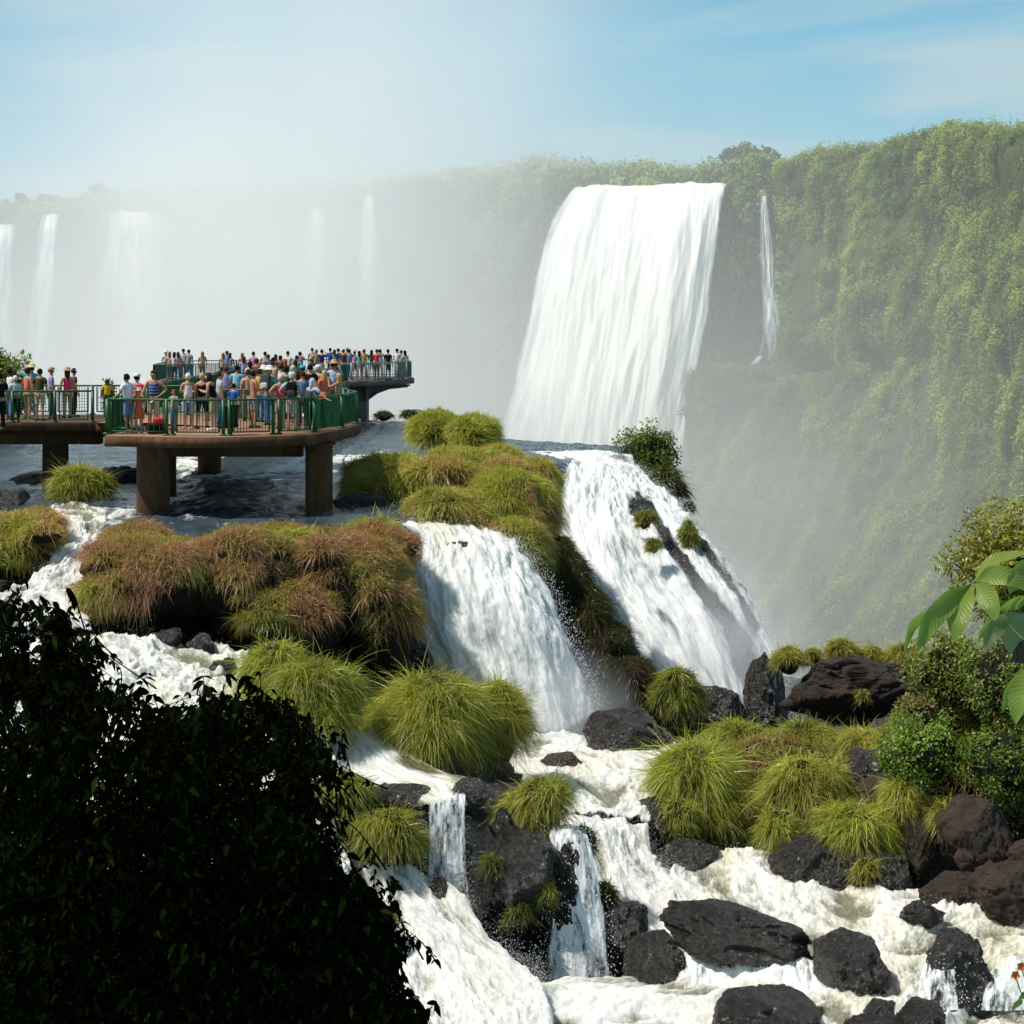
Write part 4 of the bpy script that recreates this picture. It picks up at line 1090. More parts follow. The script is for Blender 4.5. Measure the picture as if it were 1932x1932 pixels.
island('dark rock island under the brown grass in front of the walkway', 'brown and green tangled grass covering the big island before the walkway',
       [(152, 1010, 430, 1185, 47, 1.9), (320, 1000, 600, 1195, 48, 2.0), (510, 1005, 780, 1225, 48.6, 1.9), (640, 985, 780, 1130, 50.4, 1.2), (430, 990, 620, 1080, 51, 1.1), (640, 1085, 795, 1275, 47.9, 1.0), (420, 1100, 660, 1260, 46.7, 0.9), (140, 1080, 300, 1200, 46, 1.1), (190, 990, 330, 1080, 49.5, 1.2)],
       200, 1000, 0.44, 0.017, brown=0.68, gain=0.82, yel=0.3, zmin=0.08, jag=0.4, droop=0.75, upw=0.5)
island('rocky islet with trailing brown grass at the left edge', 'green and rust grass on the islet at the left edge', [(-70, 975, 122, 1098, 50, 1.5), (20, 965, 118, 1040, 51, 0.9)], 220, 950, 0.44, 0.017, brown=0.35, yel=0.35, zmin=0.0, jag=0.5, droop=0.7)
island('rounded rock mound beside the right pillar carrying thick green grass', 'thick olive and green grass on the mound between pillar and falls',
       [(648, 862, 850, 965, 60.5, 2.4), (750, 850, 1000, 990, 60.5, 2.3), (870, 885, 1050, 1045, 58, 1.8), (755, 925, 960, 1050, 56.4, 1.4), (885, 980, 1035, 1085, 55.8, 1.3), (980, 868, 1052, 985, 60.5, 1.2), (900, 845, 985, 910, 64, 1.6)],
       240, 1000, 0.5, 0.019, brown=0.08, yel=0.35, zmin=-0.35, jag=0.35, droop=0.75)
island('small rock hump behind the grassy mound near the river lip', 'bright green bushy grass on the hump near the river lip', [(775, 776, 868, 842, 72, 1.6), (845, 788, 935, 852, 70, 1.5)], 260, 800, 0.45, 0.023, brown=-0.0, yel=0.3, zmin=-0.7, droop=0.6)
wedge_o, wedge = mound_object('rock_bank', [(1030, 1040, 1120, 1210, 56.6, 1.2), (1038, 1100, 1160, 1290, 56.0, 1.3), (1070, 1170, 1210, 1340, 55.3, 1.4), (1100, 1230, 1250, 1372, 54.4, 1.2), (1170, 1270, 1320, 1395, 54.4, 1.1), (1010, 1010, 1090, 1120, 57, 1.0)], 270, M_soil, label='dark mossy bank wedged between the two near waterfalls', cat='rock bank', amp=0.3)
grass_on('grass', wedge, 420, 0.42, 0.018, 371, brown=0.1, yel=0.25, zmin=-0.7, jag=0.9, droop=0.9, label='sparse dark grass clinging to the bank between the near falls', cat='grass', kind='stuff', gain=0.2, upw=0.3)  # grass colour darkened to stand in for shadow on this bank


def tussock(label, u0, v0, u1, v1, Y, seed, n=None, yel=0.25, brown=-1.0, gain=1.0, W=None, group='grass tussocks', droop=0.72, mat=M_soil, core=0.74, hang=0.0, L=0.27, name='grass_tussock', upw=0.22):
    """mop of long arching blades over a small soil core"""
    rs = np.random.default_rng(seed)
    w = 0.93 * (u1 - u0) / K * Y / 2; h = 0.97 * (v1 - v0) / K * Y
    base = P((u0 + u1) / 2, v1, Y)
    root = empty(name, base, label=label, cat='grass tussock', group=group)
    r = np.array([w * core, w * core * 0.95, h * 0.42])
    c = np.array([0, 0, h * 0.43])
    r = r * np.array([0.88, 0.88, 0.92])
    V, N, F = lobe(c, r, seed, 4, 0.15)
    link('soil_core', build_mesh('soil_core', V, [F]), mat, root)
    if n is None: n = int(np.clip(2900 * (2 * w) * h, 1100, 19000))
    lob = [(c, r, 1.0)]
    for _ in range(rs.integers(3, 6)):
        a_ = rs.uniform(0, 2 * math.pi); f_ = rs.uniform(0.42, 0.68)
        lc = np.array([math.cos(a_) * w * rs.uniform(0.35, 0.75), math.sin(a_) * w * 0.5, h * rs.uniform(0.12, 0.62)])
        lob.append((lc, r * f_ * np.array([1, 1, rs.uniform(0.8, 1.15)]), f_))
    wts = np.array([l[2] ** 2 for l in lob]); wts /= wts.sum()
    li = rs.choice(len(lob), n, p=wts)
    LC = np.array([l[0] for l in lob])[li]; LR = np.array([l[1] for l in lob])[li]
    d = rs.normal(size=(n, 3)); d /= np.linalg.norm(d, axis=1, keepdims=True)
    d[:, 2] = np.abs(d[:, 2]) ** 0.9 - hang - 0.28 * rs.random(n)
    d /= np.linalg.norm(d, axis=1, keepdims=True)
    R = LC + d * LR * (0.9 + 0.1 * rs.random((n, 1)))
    # direction: outward, sliding down the dome like combed hair, with a few stray upright stems
    az = np.arctan2(d[:, 1], d[:, 0])
    outw = np.stack([np.cos(az), np.sin(az), np.zeros(n)], 1)
    D = d * 0.75 + outw * 0.2 + np.array([0, 0, upw]) + rs.normal(size=(n, 3)) * 0.38
    D += rs.normal(size=(n, 3)) * (0.75 * sstep(0.7, 0.95, d[:, 2]))[:, None]
    tuft = fbm(np.stack([d[:, 0] * 2.8 + li * 3.1, d[:, 1] * 2.8, d[:, 2] * 2.8 + seed], 1), 2, seed=seed)
    D += np.stack([fbm(d * 2.4 + 7 * i + seed + (li * 5.3)[:, None], 2, seed=seed + i) for i in range(3)], 1) * 1.0
    D /= np.linalg.norm(D, axis=1, keepdims=True)
    ln = (w * L + h * L * 0.5) * rs.uniform(0.5, 1.35, n) * np.clip(1 + 1.1 * tuft, 0.4, 2.0)
    stray = rs.random(n) < 0.05
    ln[stray] *= 1.6
    dr = droop * rs.uniform(0.7, 1.35, n); dr[stray] *= 0.4
    wd = (W or 0.00038 * Y) * rs.uniform(0.7, 1.3, n)
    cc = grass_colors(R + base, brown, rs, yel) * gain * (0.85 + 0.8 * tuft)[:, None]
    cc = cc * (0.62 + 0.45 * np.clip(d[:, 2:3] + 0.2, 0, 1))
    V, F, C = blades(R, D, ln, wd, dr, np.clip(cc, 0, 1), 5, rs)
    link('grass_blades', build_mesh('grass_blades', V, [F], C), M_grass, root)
    return root


T = [
    ('tall bright tussock left of the largest one, in front of the brown island', 440, 1185, 600, 1340, 41.4, 0.25, 1.0),
    ('spreading green tussock leaning toward the largest one', 510, 1215, 690, 1385, 40.8, 0.22, 0.95),
    ('largest yellow-green tussock standing mid-picture below the thick waterfall', 690, 1238, 945, 1440, 42, 0.32, 1.05),
    ('olive tussock behind the largest one, touching the falling water', 880, 1250, 1002, 1450, 43, 0.42, 0.85),
    ('mop of grass drooping over the tall dark outcrop', 958, 1440, 1074, 1580, 37.6, 0.4, 1.0),
    ('tussock half hidden behind the dark bush, above the veil fall', 590, 1435, 708, 1545, 37.8, 0.35, 0.9),
    ('thin wiry tussock just left of the veil fall', 672, 1500, 805, 1640, 37.3, 0.4, 0.85),
    ('small round tussock at the foot of the wide cascade', 1226, 1244, 1330, 1338, 52, 0.12, 0.85),
    ('big round bright tussock at the left end of the right bank', 1206, 1370, 1415, 1560, 43, 0.22, 1.1),
    ('tail of grass hanging from the big round tussock over its black boulder', 1240, 1490, 1320, 1580, 41.6, 0.25, 1.05),
    ('long low tussock on the crest behind the big round one', 1310, 1345, 1470, 1440, 47, 0.15, 0.95),
    ('grass clump at the foot of the layered basalt ledge', 1440, 1345, 1600, 1440, 46.5, 0.2, 1.0),
    ('straw-tinted clump right of the one under the basalt ledge', 1560, 1365, 1700, 1450, 45.5, 0.5, 1.0),
    ('large golden-green tussock in the middle of the right bank', 1418, 1405, 1605, 1560, 42, 0.42, 1.1),
    ('drooping green tussock hanging lowest over the rapids at its left', 1424, 1505, 1520, 1620, 41, 0.3, 1.1),
    ('dome-shaped glossy tussock above the broad wet rock', 1532, 1492, 1690, 1640, 40.2, 0.25, 1.1),
    ('tiny yellow tussock dangling under the dome-shaped one', 1602, 1605, 1668, 1670, 39.2, 0.5, 1.0),
    ('yellow-green tussock below the shaded boulder on the right bank', 1652, 1450, 1764, 1560, 40.4, 0.45, 1.15),
    ('straw-coloured tussock draped left of the peaked brown boulder', 1738, 1490, 1850, 1590, 39.9, 0.5, 1.05),
    ('small sprig of grass between two right-bank tussocks over the shaded gap', 1390, 1490, 1440, 1545, 42.4, 0.4, 1.0),
    ('round tussock at the left end of the basalt ledge', 1452, 1208, 1524, 1275, 52, 0.4, 0.85),
    ('tall round tussock in the middle of the basalt ledge', 1550, 1192, 1625, 1268, 52.4, 0.45, 0.85),
    ('low tussock between the two round ones on the basalt ledge', 1512, 1215, 1560, 1260, 53, 0.45, 0.8),
    ('brown-tipped tussock toward the right end of the basalt ledge', 1610, 1208, 1680, 1268, 52.6, 0.55, 0.85),
    ('orange-tinged tussock at the right end of the basalt ledge', 1668, 1200, 1740, 1275, 52.2, 0.6, 0.85),
    ('small tuft growing on the face of the basalt ledge', 1612, 1290, 1644, 1340, 50.4, 0.5, 0.8),
    ('tussock under the walkway between the left and near pillars', 90, 862, 202, 958, 58.5, 0.35, 1.0),
    ('lime green clump on the back of the brown island', 500, 985, 612, 1050, 50.2, 0.2, 1.35),
    ('tall tuft at the right shoulder of the brown island', 630, 962, 780, 1060, 50.9, 0.35, 0.9),
    ('bright tuft hanging from the left end of the brown island', 140, 1085, 215, 1180, 45, 0.4, 1.0),
    ('tuft low on the dark face of the brown island', 445, 1135, 560, 1200, 45.6, 0.45, 0.7),
    ('dark tussock hanging down below the shrub on the river lip', 1205, 865, 1290, 948, 79, 0.1, 0.35),
    ('small olive tuft stuck on the rock rib of the wide cascade', 1195, 955, 1236, 1000, 67.0, 0.4, 0.8),
    ('little tuft lower on the rock rib of the wide cascade', 1215, 1010, 1250, 1045, 65.6, 0.4, 0.8),
    ('slender tuft on the right rib of the wide cascade', 1284, 965, 1314, 1050, 67.4, 0.3, 0.7),
    ('dark tussock overhanging the drop beside the trickling strings', 1070, 1535, 1128, 1640, 38.2, 0.1, 0.35),
    ('lower dark tussock hanging below the other beside the drop', 1108, 1640, 1168, 1745, 37.2, 0.1, 0.4),
    ('wet bright weed hanging in the trickling strings of water', 1012, 1640, 1050, 1720, 36.0, 0.1, 0.8),
    ('straw tuft on the dark bank under the leafy shrubs', 1690, 1360, 1760, 1430, 41.5, 0.55, 0.95),
    ('small weedy tuft low on the tall dark outcrop beside the veil fall', 905, 1600, 960, 1668, 36.3, 0.2, 0.45),
    ('ragged weed on the flank of the tall dark outcrop near its foot', 955, 1690, 1010, 1760, 35.9, 0.1, 0.4),
    ('pale tuft below the dark bush beside the bottom cascade', 690, 1700, 760, 1760, 35.4, 0.45, 0.8),
]
for k, (lab, u0, v0, u1, v1, Y, yel, gain) in enumerate(T):
    tussock(lab, u0, v0, u1, v1, Y, 500 + k, yel=yel, gain=gain, hang=0.25 if 'hang' in lab or 'droop' in lab else 0.05)
# dark shrub knots far out on the river rim
for k, (u0, v0, u1, v1, Y, lab) in enumerate(((700, 772, 748, 795, 104, 'left one of two dark misty shrubs on the far rim of the river'), (752, 768, 792, 793, 101, 'right one of two dark misty shrubs on the far rim of the river'), (1285, 940, 1315, 975, 74, 'dark knot of brush at the right shoulder of the wide cascade'))):
    tussock(lab, u0, v0, u1, v1, Y, 700 + k, yel=0.0, gain=0.3, n=700, group=None, name='shrub')
# ================================================================== shrubs on the right bank, dark bush, broad-leaved plant
def leaf_mesh(C, ax, up, L, Wd, curl, seg=4):
    """ovate leaves: base point C, axis ax, face normal up, length L, width Wd, tip curl downward"""
    n = len(C)
    S = np.cross(ax, up); S /= np.linalg.norm(S, axis=1, keepdims=True) + 1e-9
    t = np.linspace(0, 1, seg + 1)
    prof = np.sin(np.pi * np.clip(t, 0, 1) ** 0.8) ** 0.85
    prof[0] = 0.06; prof[-1] = 0.02
    cen = C[:, None] + ax[:, None] * (L[:, None] * t)[..., None]
    cen[..., 2] -= (curl * L)[:, None] * t ** 2
    fold = up[:, None] * (prof[None] * Wd[:, None] * 0.16)[..., None]
    half = S[:, None] * (prof[None] * Wd[:, None] * 0.5)[..., None]
    V = np.stack([cen - half + fold, cen, cen + half + fold], 2).reshape(-1, 3)
    base = (np.arange(n) * 3 * (seg + 1))[:, None] + (np.arange(seg) * 3)[None]
    b = base.ravel()
    F = np.concatenate([np.stack([b, b + 1, b + 4, b + 3], 1), np.stack([b + 1, b + 2, b + 5, b + 4], 1)])
    return V, F, 3 * (seg + 1)


def in_poly(x, y, poly):
    c = np.zeros(len(x), bool)
    n = len(poly)
    for i in range(n):
        x1, y1 = poly[i]; x2, y2 = poly[(i + 1) % n]
        k = ((y1 > y) != (y2 > y)) & (x < (x2 - x1) * (y - y1) / (y2 - y1 + 1e-12) + x1)
        c ^= k
    return c


def dark_bush(label, poly, Y0, Y1, n, seed, leaf=0.095, sprigs=60, hole=None):
    rs = np.random.default_rng(seed)
    poly = np.array(poly, float)
    lo, hi = poly.min(0), poly.max(0)
    pts = []
    while sum(len(p) for p in pts) < n:
        uv = rs.uniform(lo, hi, (n, 2))
        k = in_poly(uv[:, 0], uv[:, 1], poly)
        uv = uv[k]
        Y = rs.uniform(Y0, Y1, len(uv))
        w = P(uv[:, 0], uv[:, 1], Y).T if False else PA(np.column_stack([uv, Y]))
        g = fbm(w * np.array([2.6, 0.35, 2.6]), 3, seed=seed)
        ed = np.full(len(uv), 1e9)
        for i in range(len(poly)):
            a, b = poly[i], poly[(i + 1) % len(poly)]
            t = np.clip(((uv - a) @ (b - a)) / ((b - a) @ (b - a)), 0, 1)
            ed = np.minimum(ed, np.linalg.norm(uv - a - t[:, None] * (b - a), axis=1))
        edge_ = 0.34 * (1 - sstep(5, 75, ed))
        thr = -0.10 + 0.35 * (1 - sstep(1300, 1600, uv[:, 1]))
        thr = np.where(uv[:, 1] > 1640, -1, thr - 0.14)
        thr = np.maximum(thr, -0.45) + edge_
        pts.append(w[g > thr])
    C = np.vstack(pts)[:n]
    cen = C.mean(0)
    root = empty('shrub', P(float(poly[:, 0].mean()), 1932, Y0), label=label, cat='shrub')
    loc = np.array(root.location)
    # twigs: stems running up and out toward the outline, carrying leaves
    mb = MB(); extra = []; eax = []
    for k in range(sprigs):
        i = rs.integers(len(poly)); a, b = poly[i], poly[(i + 1) % len(poly)]
        f = rs.random(); e = a + (b - a) * f
        if e[0] < 4 or e[1] > 1925: continue
        Y = rs.uniform(Y0, Y1)
        tip = P(e[0] + rs.normal() * 16, e[1] - abs(rs.normal()) * 26 + 6, Y)
        st = tip + np.array([-0.08 + 0.18 * rs.normal(), rs.normal() * 0.1, -0.22 - 0.2 * rs.random()])
        mid = (tip + st) / 2 + rs.normal(size=3) * 0.04
        ln = cr1(np.array([st, mid, tip]), 12)
        mb.tube(ln - loc, np.linspace(0.005, 0.0015, 12), 4)
        for j in range(2, 12):
            for s in (0, 1):
                if rs.random() < 0.6:
                    extra.append(ln[j]); d = rs.normal(size=3); d[2] = -abs(d[2]) * 0.8 - 0.1; eax.append(d)
    for k in range(26):
        e = C[rs.integers(len(C))]
        st = np.array([e[0] * 0.5 - 0.6, e[1], -5.2])
        mb.tube(cr1(np.array([st, (st + e) / 2 + rs.normal(size=3) * 0.15, e]), 10) - loc, np.linspace(0.03, 0.004, 10), 5)
    mb.build('branch', M_darkbark, root, True, kind='stuff')
    ax = rs.normal(size=(len(C), 3)); ax[:, 2] = -0.2 - 0.8 * np.abs(ax[:, 2])
    C = np.vstack([C, np.array(extra)]); ax = np.vstack([ax, np.array(eax)])
    ax /= np.linalg.norm(ax, axis=1, keepdims=True)
    up = rs.normal(size=ax.shape) * 0.7 + np.array([0, -0.5, 0.6])
    up -= ax * (up * ax).sum(1, keepdims=True); up /= np.linalg.norm(up, axis=1, keepdims=True)
    m = len(C)
    L = leaf * rs.uniform(0.45, 1.35, m)
    V, F, per = leaf_mesh(C - loc, ax, up, L, L * rs.uniform(0.38, 0.6, m), rs.uniform(0.0, 0.5, m))
    c = np.array([0.0030, 0.0054, 0.0012]) * rs.uniform(0.4, 1.5, (m, 1)) + (rs.random((m, 1)) < 0.08) * np.array([0.012, 0.019, 0.001])  # near-black leaf colour stands in for the shade over the bush
    link('foliage', build_mesh('foliage', V, [F], np.repeat(c, per, axis=0)), M_dark, root)


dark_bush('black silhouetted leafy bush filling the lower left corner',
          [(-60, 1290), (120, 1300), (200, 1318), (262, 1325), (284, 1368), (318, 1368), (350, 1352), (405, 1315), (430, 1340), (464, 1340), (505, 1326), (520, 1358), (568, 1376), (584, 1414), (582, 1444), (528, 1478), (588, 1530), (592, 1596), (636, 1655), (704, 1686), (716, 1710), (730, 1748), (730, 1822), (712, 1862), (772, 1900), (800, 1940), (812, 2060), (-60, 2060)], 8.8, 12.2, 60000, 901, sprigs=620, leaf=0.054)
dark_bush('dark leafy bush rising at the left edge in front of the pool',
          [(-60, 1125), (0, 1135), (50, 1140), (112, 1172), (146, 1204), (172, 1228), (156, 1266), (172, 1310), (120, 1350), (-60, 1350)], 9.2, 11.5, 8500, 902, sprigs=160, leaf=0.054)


def leafy_shrub(label, u0, v0, u1, v1, Y, seed, n, leaf, ca, cb, ry=None, name='shrub', cat='shrub', group=None, clump=0.3, core=0.6, sticks=10, yflow=0.0):
    rs = np.random.default_rng(seed)
    w = (u1 - u0) / K * Y / 2; h = (v1 - v0) / K * Y / 2
    root = empty(name, P((u0 + u1) / 2, v1, Y), label=label, cat=cat, group=group)
    c0 = np.array([0, 0, h]); r = np.array([w, ry or w * 0.8, h])
    k = max(20, n // 90)
    d = rs.normal(size=(k, 3)); d /= np.linalg.norm(d, axis=1, keepdims=True)
    cen = c0 + d * r * rs.uniform(0.35, 0.92, (k, 1)) * (1 + 0.25 * fbm(d * 2 + seed, 2, seed=seed))[:, None]
    ci = rs.integers(k, size=n)
    e = rs.normal(size=(n, 3)); e /= np.linalg.norm(e, axis=1, keepdims=True)
    C = cen[ci] + e * clump * (rs.random((n, 1)) ** 0.5) * rs.uniform(0.6, 1.2, (k, 1))[ci]
    ax = e + rs.normal(size=e.shape) * 0.7 + np.array([0, 0, 0.2]); ax /= np.linalg.norm(ax, axis=1, keepdims=True)
    up = rs.normal(size=ax.shape) * 0.6 + np.array([-0.3, -0.3, 0.9])
    up -= ax * (up * ax).sum(1, keepdims=True); up /= np.linalg.norm(up, axis=1, keepdims=True)
    L = leaf * rs.uniform(0.55, 1.3, n)
    V, F, per = leaf_mesh(C, ax, up, L, L * 0.5, rs.uniform(0, 0.35, n), 2)
    mixv = np.clip(0.5 + 1.1 * fbm(cen * 1.3 + seed, 2, seed=seed)[ci] + rs.normal(size=n) * 0.25, 0, 1)[:, None]
    c = np.array(ca) * (1 - mixv) + np.array(cb) * mixv
    depth = np.clip(((C - c0) / r * np.array([-0.3, -0.5, 0.9])).sum(1) * 0.35 + 0.85, 0.35, 1.2)[:, None]  # painted light: leaf colour brighter toward the upper left front, darker away from it
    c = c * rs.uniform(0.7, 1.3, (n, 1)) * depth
    if yflow: c[rs.random(n) < yflow] = (0.45, 0.36, 0.03)
    link('foliage', build_mesh('foliage', V, [F], np.repeat(np.clip(c, 0, 1), per, axis=0)), M_leaf, root)
    mb = MB()
    for q in range(sticks):
        e = cen[rs.integers(k)]
        mb.tube(cr1(np.array([[rs.normal() * 0.05 * w, rs.normal() * 0.03, -0.3], (e + c0 * 0.3) / 2 + rs.normal(size=3) * 0.08 * w, e * 1.04]), 8), np.linspace(0.03, 0.008, 8), 5)
    mb.build('branch', M_bark, root, True, kind='stuff')
    if core:
        V, N, F = lobe(c0 * 0.95, r * core, seed, 3, 0.2)
        link('inner_shade', build_mesh('inner_shade', V, [F]), M_soil, root)
    return root


leafy_shrub('leafy shrub with tiny bright leaves overhanging the shaded boulder', 1655, 1340, 1840, 1500, 40.5, 31, 7000, 0.085, (0.09, 0.16, 0.02), (0.25, 0.36, 0.04), group='leafy shrubs on the right bank')
leafy_shrub('olive shrub at the top of the right bank, right of the basalt ledge', 1700, 1185, 1870, 1350, 43, 32, 7500, 0.09, (0.13, 0.17, 0.03), (0.31, 0.34, 0.06), group='leafy shrubs on the right bank', yflow=0.01)
leafy_shrub('tall shrub at the right edge behind the broad drooping leaves', 1800, 1160, 2010, 1390, 41, 33, 9500, 0.09, (0.11, 0.15, 0.03), (0.28, 0.33, 0.06), group='leafy shrubs on the right bank', yflow=0.01)
leafy_shrub('dark green shrub at the right edge above the peaked brown boulder', 1790, 1340, 2010, 1530, 40.2, 34, 8000, 0.085, (0.06, 0.10, 0.018), (0.20, 0.28, 0.04), group='leafy shrubs on the right bank', yflow=0.006)
leafy_shrub('straw and green bush between the basalt ledge and the leafy shrubs', 1680, 1310, 1800, 1400, 42.5, 36, 3500, 0.085, (0.13, 0.13, 0.03), (0.27, 0.24, 0.08), group='leafy shrubs on the right bank')
leafy_shrub('reddish scrubby bush at the right edge behind the peaked brown boulder', 1870, 1500, 1990, 1625, 40, 35, 3000, 0.075, (0.10, 0.045, 0.03), (0.12, 0.15, 0.03), group='leafy shrubs on the right bank')
leafy_shrub('olive-gold tree crown rising at the right edge against the misty cliff', 1786, 925, 2070, 1215, 31, 37, 15000, 0.085, (0.13, 0.14, 0.025), (0.38, 0.34, 0.05), name='tree', cat='tree', clump=0.34, core=0.35, sticks=26, yflow=0.03)
leafy_shrub('rounded leafy green shrub at the right end of the river lip', 1156, 800, 1288, 925, 80, 38, 9000, 0.15, (0.05, 0.085, 0.015), (0.20, 0.26, 0.035), clump=0.38, core=0.7, sticks=4)
bank, _ = mound_object('earth_bank', [(1640, 1330, 1900, 1560, 43.5, 1.3), (1740, 1220, 2100, 1560, 44, 1.6), (1850, 1450, 2150, 1680, 41.5, 1.3), (1280, 1395, 1660, 1560, 45.5, 1.6)], 61, M_soil, label='dark earth bank carrying the tussocks and shrubs on the right', cat='bank')


grass_on('grass', _, 300, 0.45, 0.018, 377, brown=0.12, yel=0.35, zmin=-0.3, jag=0.5, droop=0.7, label='grass between the tussocks and under the shrubs on the right bank', cat='grass', kind='stuff', gain=0.85)


# ------------------------------------------------------------------ broad-leaved plant close to the camera
def mat_broad(name, top, under, vein):
    m, nt = new_mat(name)
    fl = nd(nt, 'SeparateXYZ', {0: nd(nt, 'Attribute', attribute_name='flow').outputs['Vector']})
    ab = math_(nt, 'ABSOLUTE', fl.outputs[0])
    sv = math_(nt, 'SINE', math_(nt, 'MULTIPLY', math_(nt, 'SUBTRACT', fl.outputs[1], math_(nt, 'MULTIPLY', ab, 0.16)), 88.0))
    ve = ramp(nt, sv, [(0.5, 0.0), (1.0, 0.16)])
    mid = ramp(nt, ab, [(0.0, 1.0), (0.07, 0.0)])
    n = noise_n(nt, 14, 4, 0.6, geo_pos(nt))
    c = mixc(nt, ramp(nt, n, [(0.3, 0.0), (0.75, 0.55)]), top, tuple(x * 1.7 for x in top))
    c = mixc(nt, ve, c, vein); c = mixc(nt, mid, c, tuple(min(1, x * 1.5) for x in vein))
    bf = nd(nt, 'NewGeometry').outputs['Backfacing']
    c = mixc(nt, bf, c, under)
    b = nd(nt, 'Bump', {'Strength': 0.14, 'Distance': 0.006, 'Height': sv})
    bs = nd(nt, 'BsdfPrincipled', {'Base Color': c, 'Roughness': 0.38, 'Specular IOR Level': 0.25, 'Normal': b.outputs[0]})
    tl = nd(nt, 'BsdfTranslucent', {'Color': mixc(nt, 1.0, c, (1.1, 1.3, 0.35), 'MULTIPLY')})
    mx = nd(nt, 'MixShader', {0: 0.38, 1: bs.outputs[0], 2: tl.outputs[0]})
    out(nt, mx.outputs[0]); return m


M_broad = mat_broad('broad_leaf', (0.13, 0.26, 0.016), (0.22, 0.28, 0.06), (0.25, 0.36, 0.05))
M_broadpale = mat_broad('broad_leaf_underside', (0.25, 0.25, 0.15), (0.25, 0.26, 0.14), (0.33, 0.33, 0.22))


def broad_leaf(root, pts, width, roll, mat, seed, label=None):
    """one leaflet along a path of photo points (u, v, Y); roll turns its face about the midrib"""
    rs = np.random.default_rng(seed)
    loc = np.array(root.location)
    C = cr1(PA(pts), 26); T = np.gradient(C, axis=0); T /= np.linalg.norm(T, axis=1, keepdims=True)
    view = C / np.linalg.norm(C, axis=1, keepdims=True)
    S = np.cross(T, view); S /= np.linalg.norm(S, axis=1, keepdims=True)
    Nn = np.cross(S, T)
    cr_, sr_ = math.cos(roll), math.sin(roll)
    S2 = S * cr_ + Nn * sr_; N2 = Nn * cr_ - S * sr_
    t = np.linspace(0, 1, 26)
    prof = np.clip(np.sin(np.pi * t ** 0.82), 0, 1) ** 0.75 * (0.35 + 0.65 * sstep(0, 0.35, t)); prof[-1] = 0.0
    x = np.linspace(-1, 1, 11)
    wav = 0.06 * np.sin(t * 17 + seed)[:, None] * (np.abs(x) ** 2)[None]
    V = C[:, None] + S2[:, None] * (prof[:, None] * x[None] * width / 2)[..., None] - N2[:, None] * ((np.abs(x)[None] ** 1.5 * 0.22 - wav - 0.10 * np.abs(x)[None]) * prof[:, None] * width * 0.8)[..., None]
    fl = np.stack([np.broadcast_to(x[None] , (26, 11)), np.broadcast_to(t[:, None] , (26, 11))], -1)
    link('leaf', build_mesh('leaf', V - loc, [grid_faces(26, 11)], flow=fl), mat, root, label=label)


root = empty('broadleaf_plant', P(2010, 1700, 6.3), label='close-up hanging branch of broad glossy green leaves at the right edge', cat='plant')
YB = 6.2
for k, (pts, w, roll, mt) in enumerate((
    ([(1834, 1100, YB), (1775, 1140, YB - .03), (1722, 1180, YB - .05), (1706, 1228, YB - .06)], 0.085, 0.95, M_broad),
    ([(1834, 1100, YB), (1790, 1135, YB - .08), (1752, 1180, YB - .12), (1733, 1228, YB - .13)], 0.105, 0.35, M_broad),
    ([(1836, 1101, YB), (1818, 1130, YB - .05), (1806, 1170, YB - .1), (1803, 1210, YB - .11)], 0.115, -0.15, M_broad),
    ([(1838, 1100, YB), (1858, 1118, YB - .06), (1872, 1145, YB - .1), (1877, 1172, YB - .11)], 0.105, -0.25, M_broad),
    ([(1838, 1098, YB), (1872, 1086, YB - .05), (1912, 1092, YB - .08), (1955, 1120, YB - .08)], 0.095, 0.2, M_broad),
    ([(1838, 1096, YB), (1866, 1066, YB + .04), (1900, 1050, YB + .05), (1945, 1043, YB + .04)], 0.09, 0.9, M_broad),
    ([(1960, 1062, YB + .02), (1932, 1072, YB - .05), (1912, 1100, YB - .08), (1905, 1120, YB - .08)], 0.085, 0.4, M_broad),
    ([(1935, 1168, YB + .15), (1900, 1170, YB + .1), (1865, 1180, YB + .08), (1845, 1208, YB + .06)], 0.08, 0.8, M_broad),
    ([(1945, 1160, YB + .1), (1900, 1172, YB + .06), (1870, 1195, YB + .03), (1861, 1228, YB + .02)], 0.095, 0.3, M_broadpale),
    ([(1955, 1155, YB + .08), (1930, 1178, YB), (1908, 1205, YB - .03), (1907, 1234, YB - .04)], 0.10, 0.1, M_broadpale),
    ([(1965, 1230, YB), (1940, 1265, YB - .05), (1908, 1300, YB - .1), (1890, 1345, YB - .12)], 0.10, 0.75, M_broad),
    ([(1970, 1235, YB - .02), (1945, 1280, YB - .1), (1922, 1320, YB - .15), (1916, 1366, YB - .16)], 0.12, -0.1, M_broad),
    ([(1975, 1140, YB + .1), (1940, 1130, YB + .05), (1905, 1140, YB), (1880, 1152, YB)], 0.09, 0.9, M_broad))):
    broad_leaf(root, pts, w * 0.68, roll, mt, 60 + k, 'pale ribbed underside of a broad leaf' if mt is M_broadpale else None)
mb = MB(); loc = np.array(root.location)
for a in ([(2010, 1700, 6.4), (2000, 1400, 6.3), (1990, 1200, 6.25), (1985, 1090, 6.22)], [(1985, 1120, 6.22), (1900, 1075, 6.2), (1836, 1099, 6.2)], [(1990, 1210, 6.25), (1965, 1175, 6.3), (1940, 1163, 6.3)], [(1995, 1260, 6.25), (1975, 1238, 6.2), (1965, 1230, 6.2)], [(1986, 1100, 6.22), (1970, 1070, 6.22), (1960, 1062, 6.22)]):
    mb.tube(cr1(PA(a), 12) - loc, 0.006, 6)
mb.build('stem', mat_plain('green_stem', (0.12, 0.16, 0.04), 0.5, 0.3, 0.2, 30), root, True)

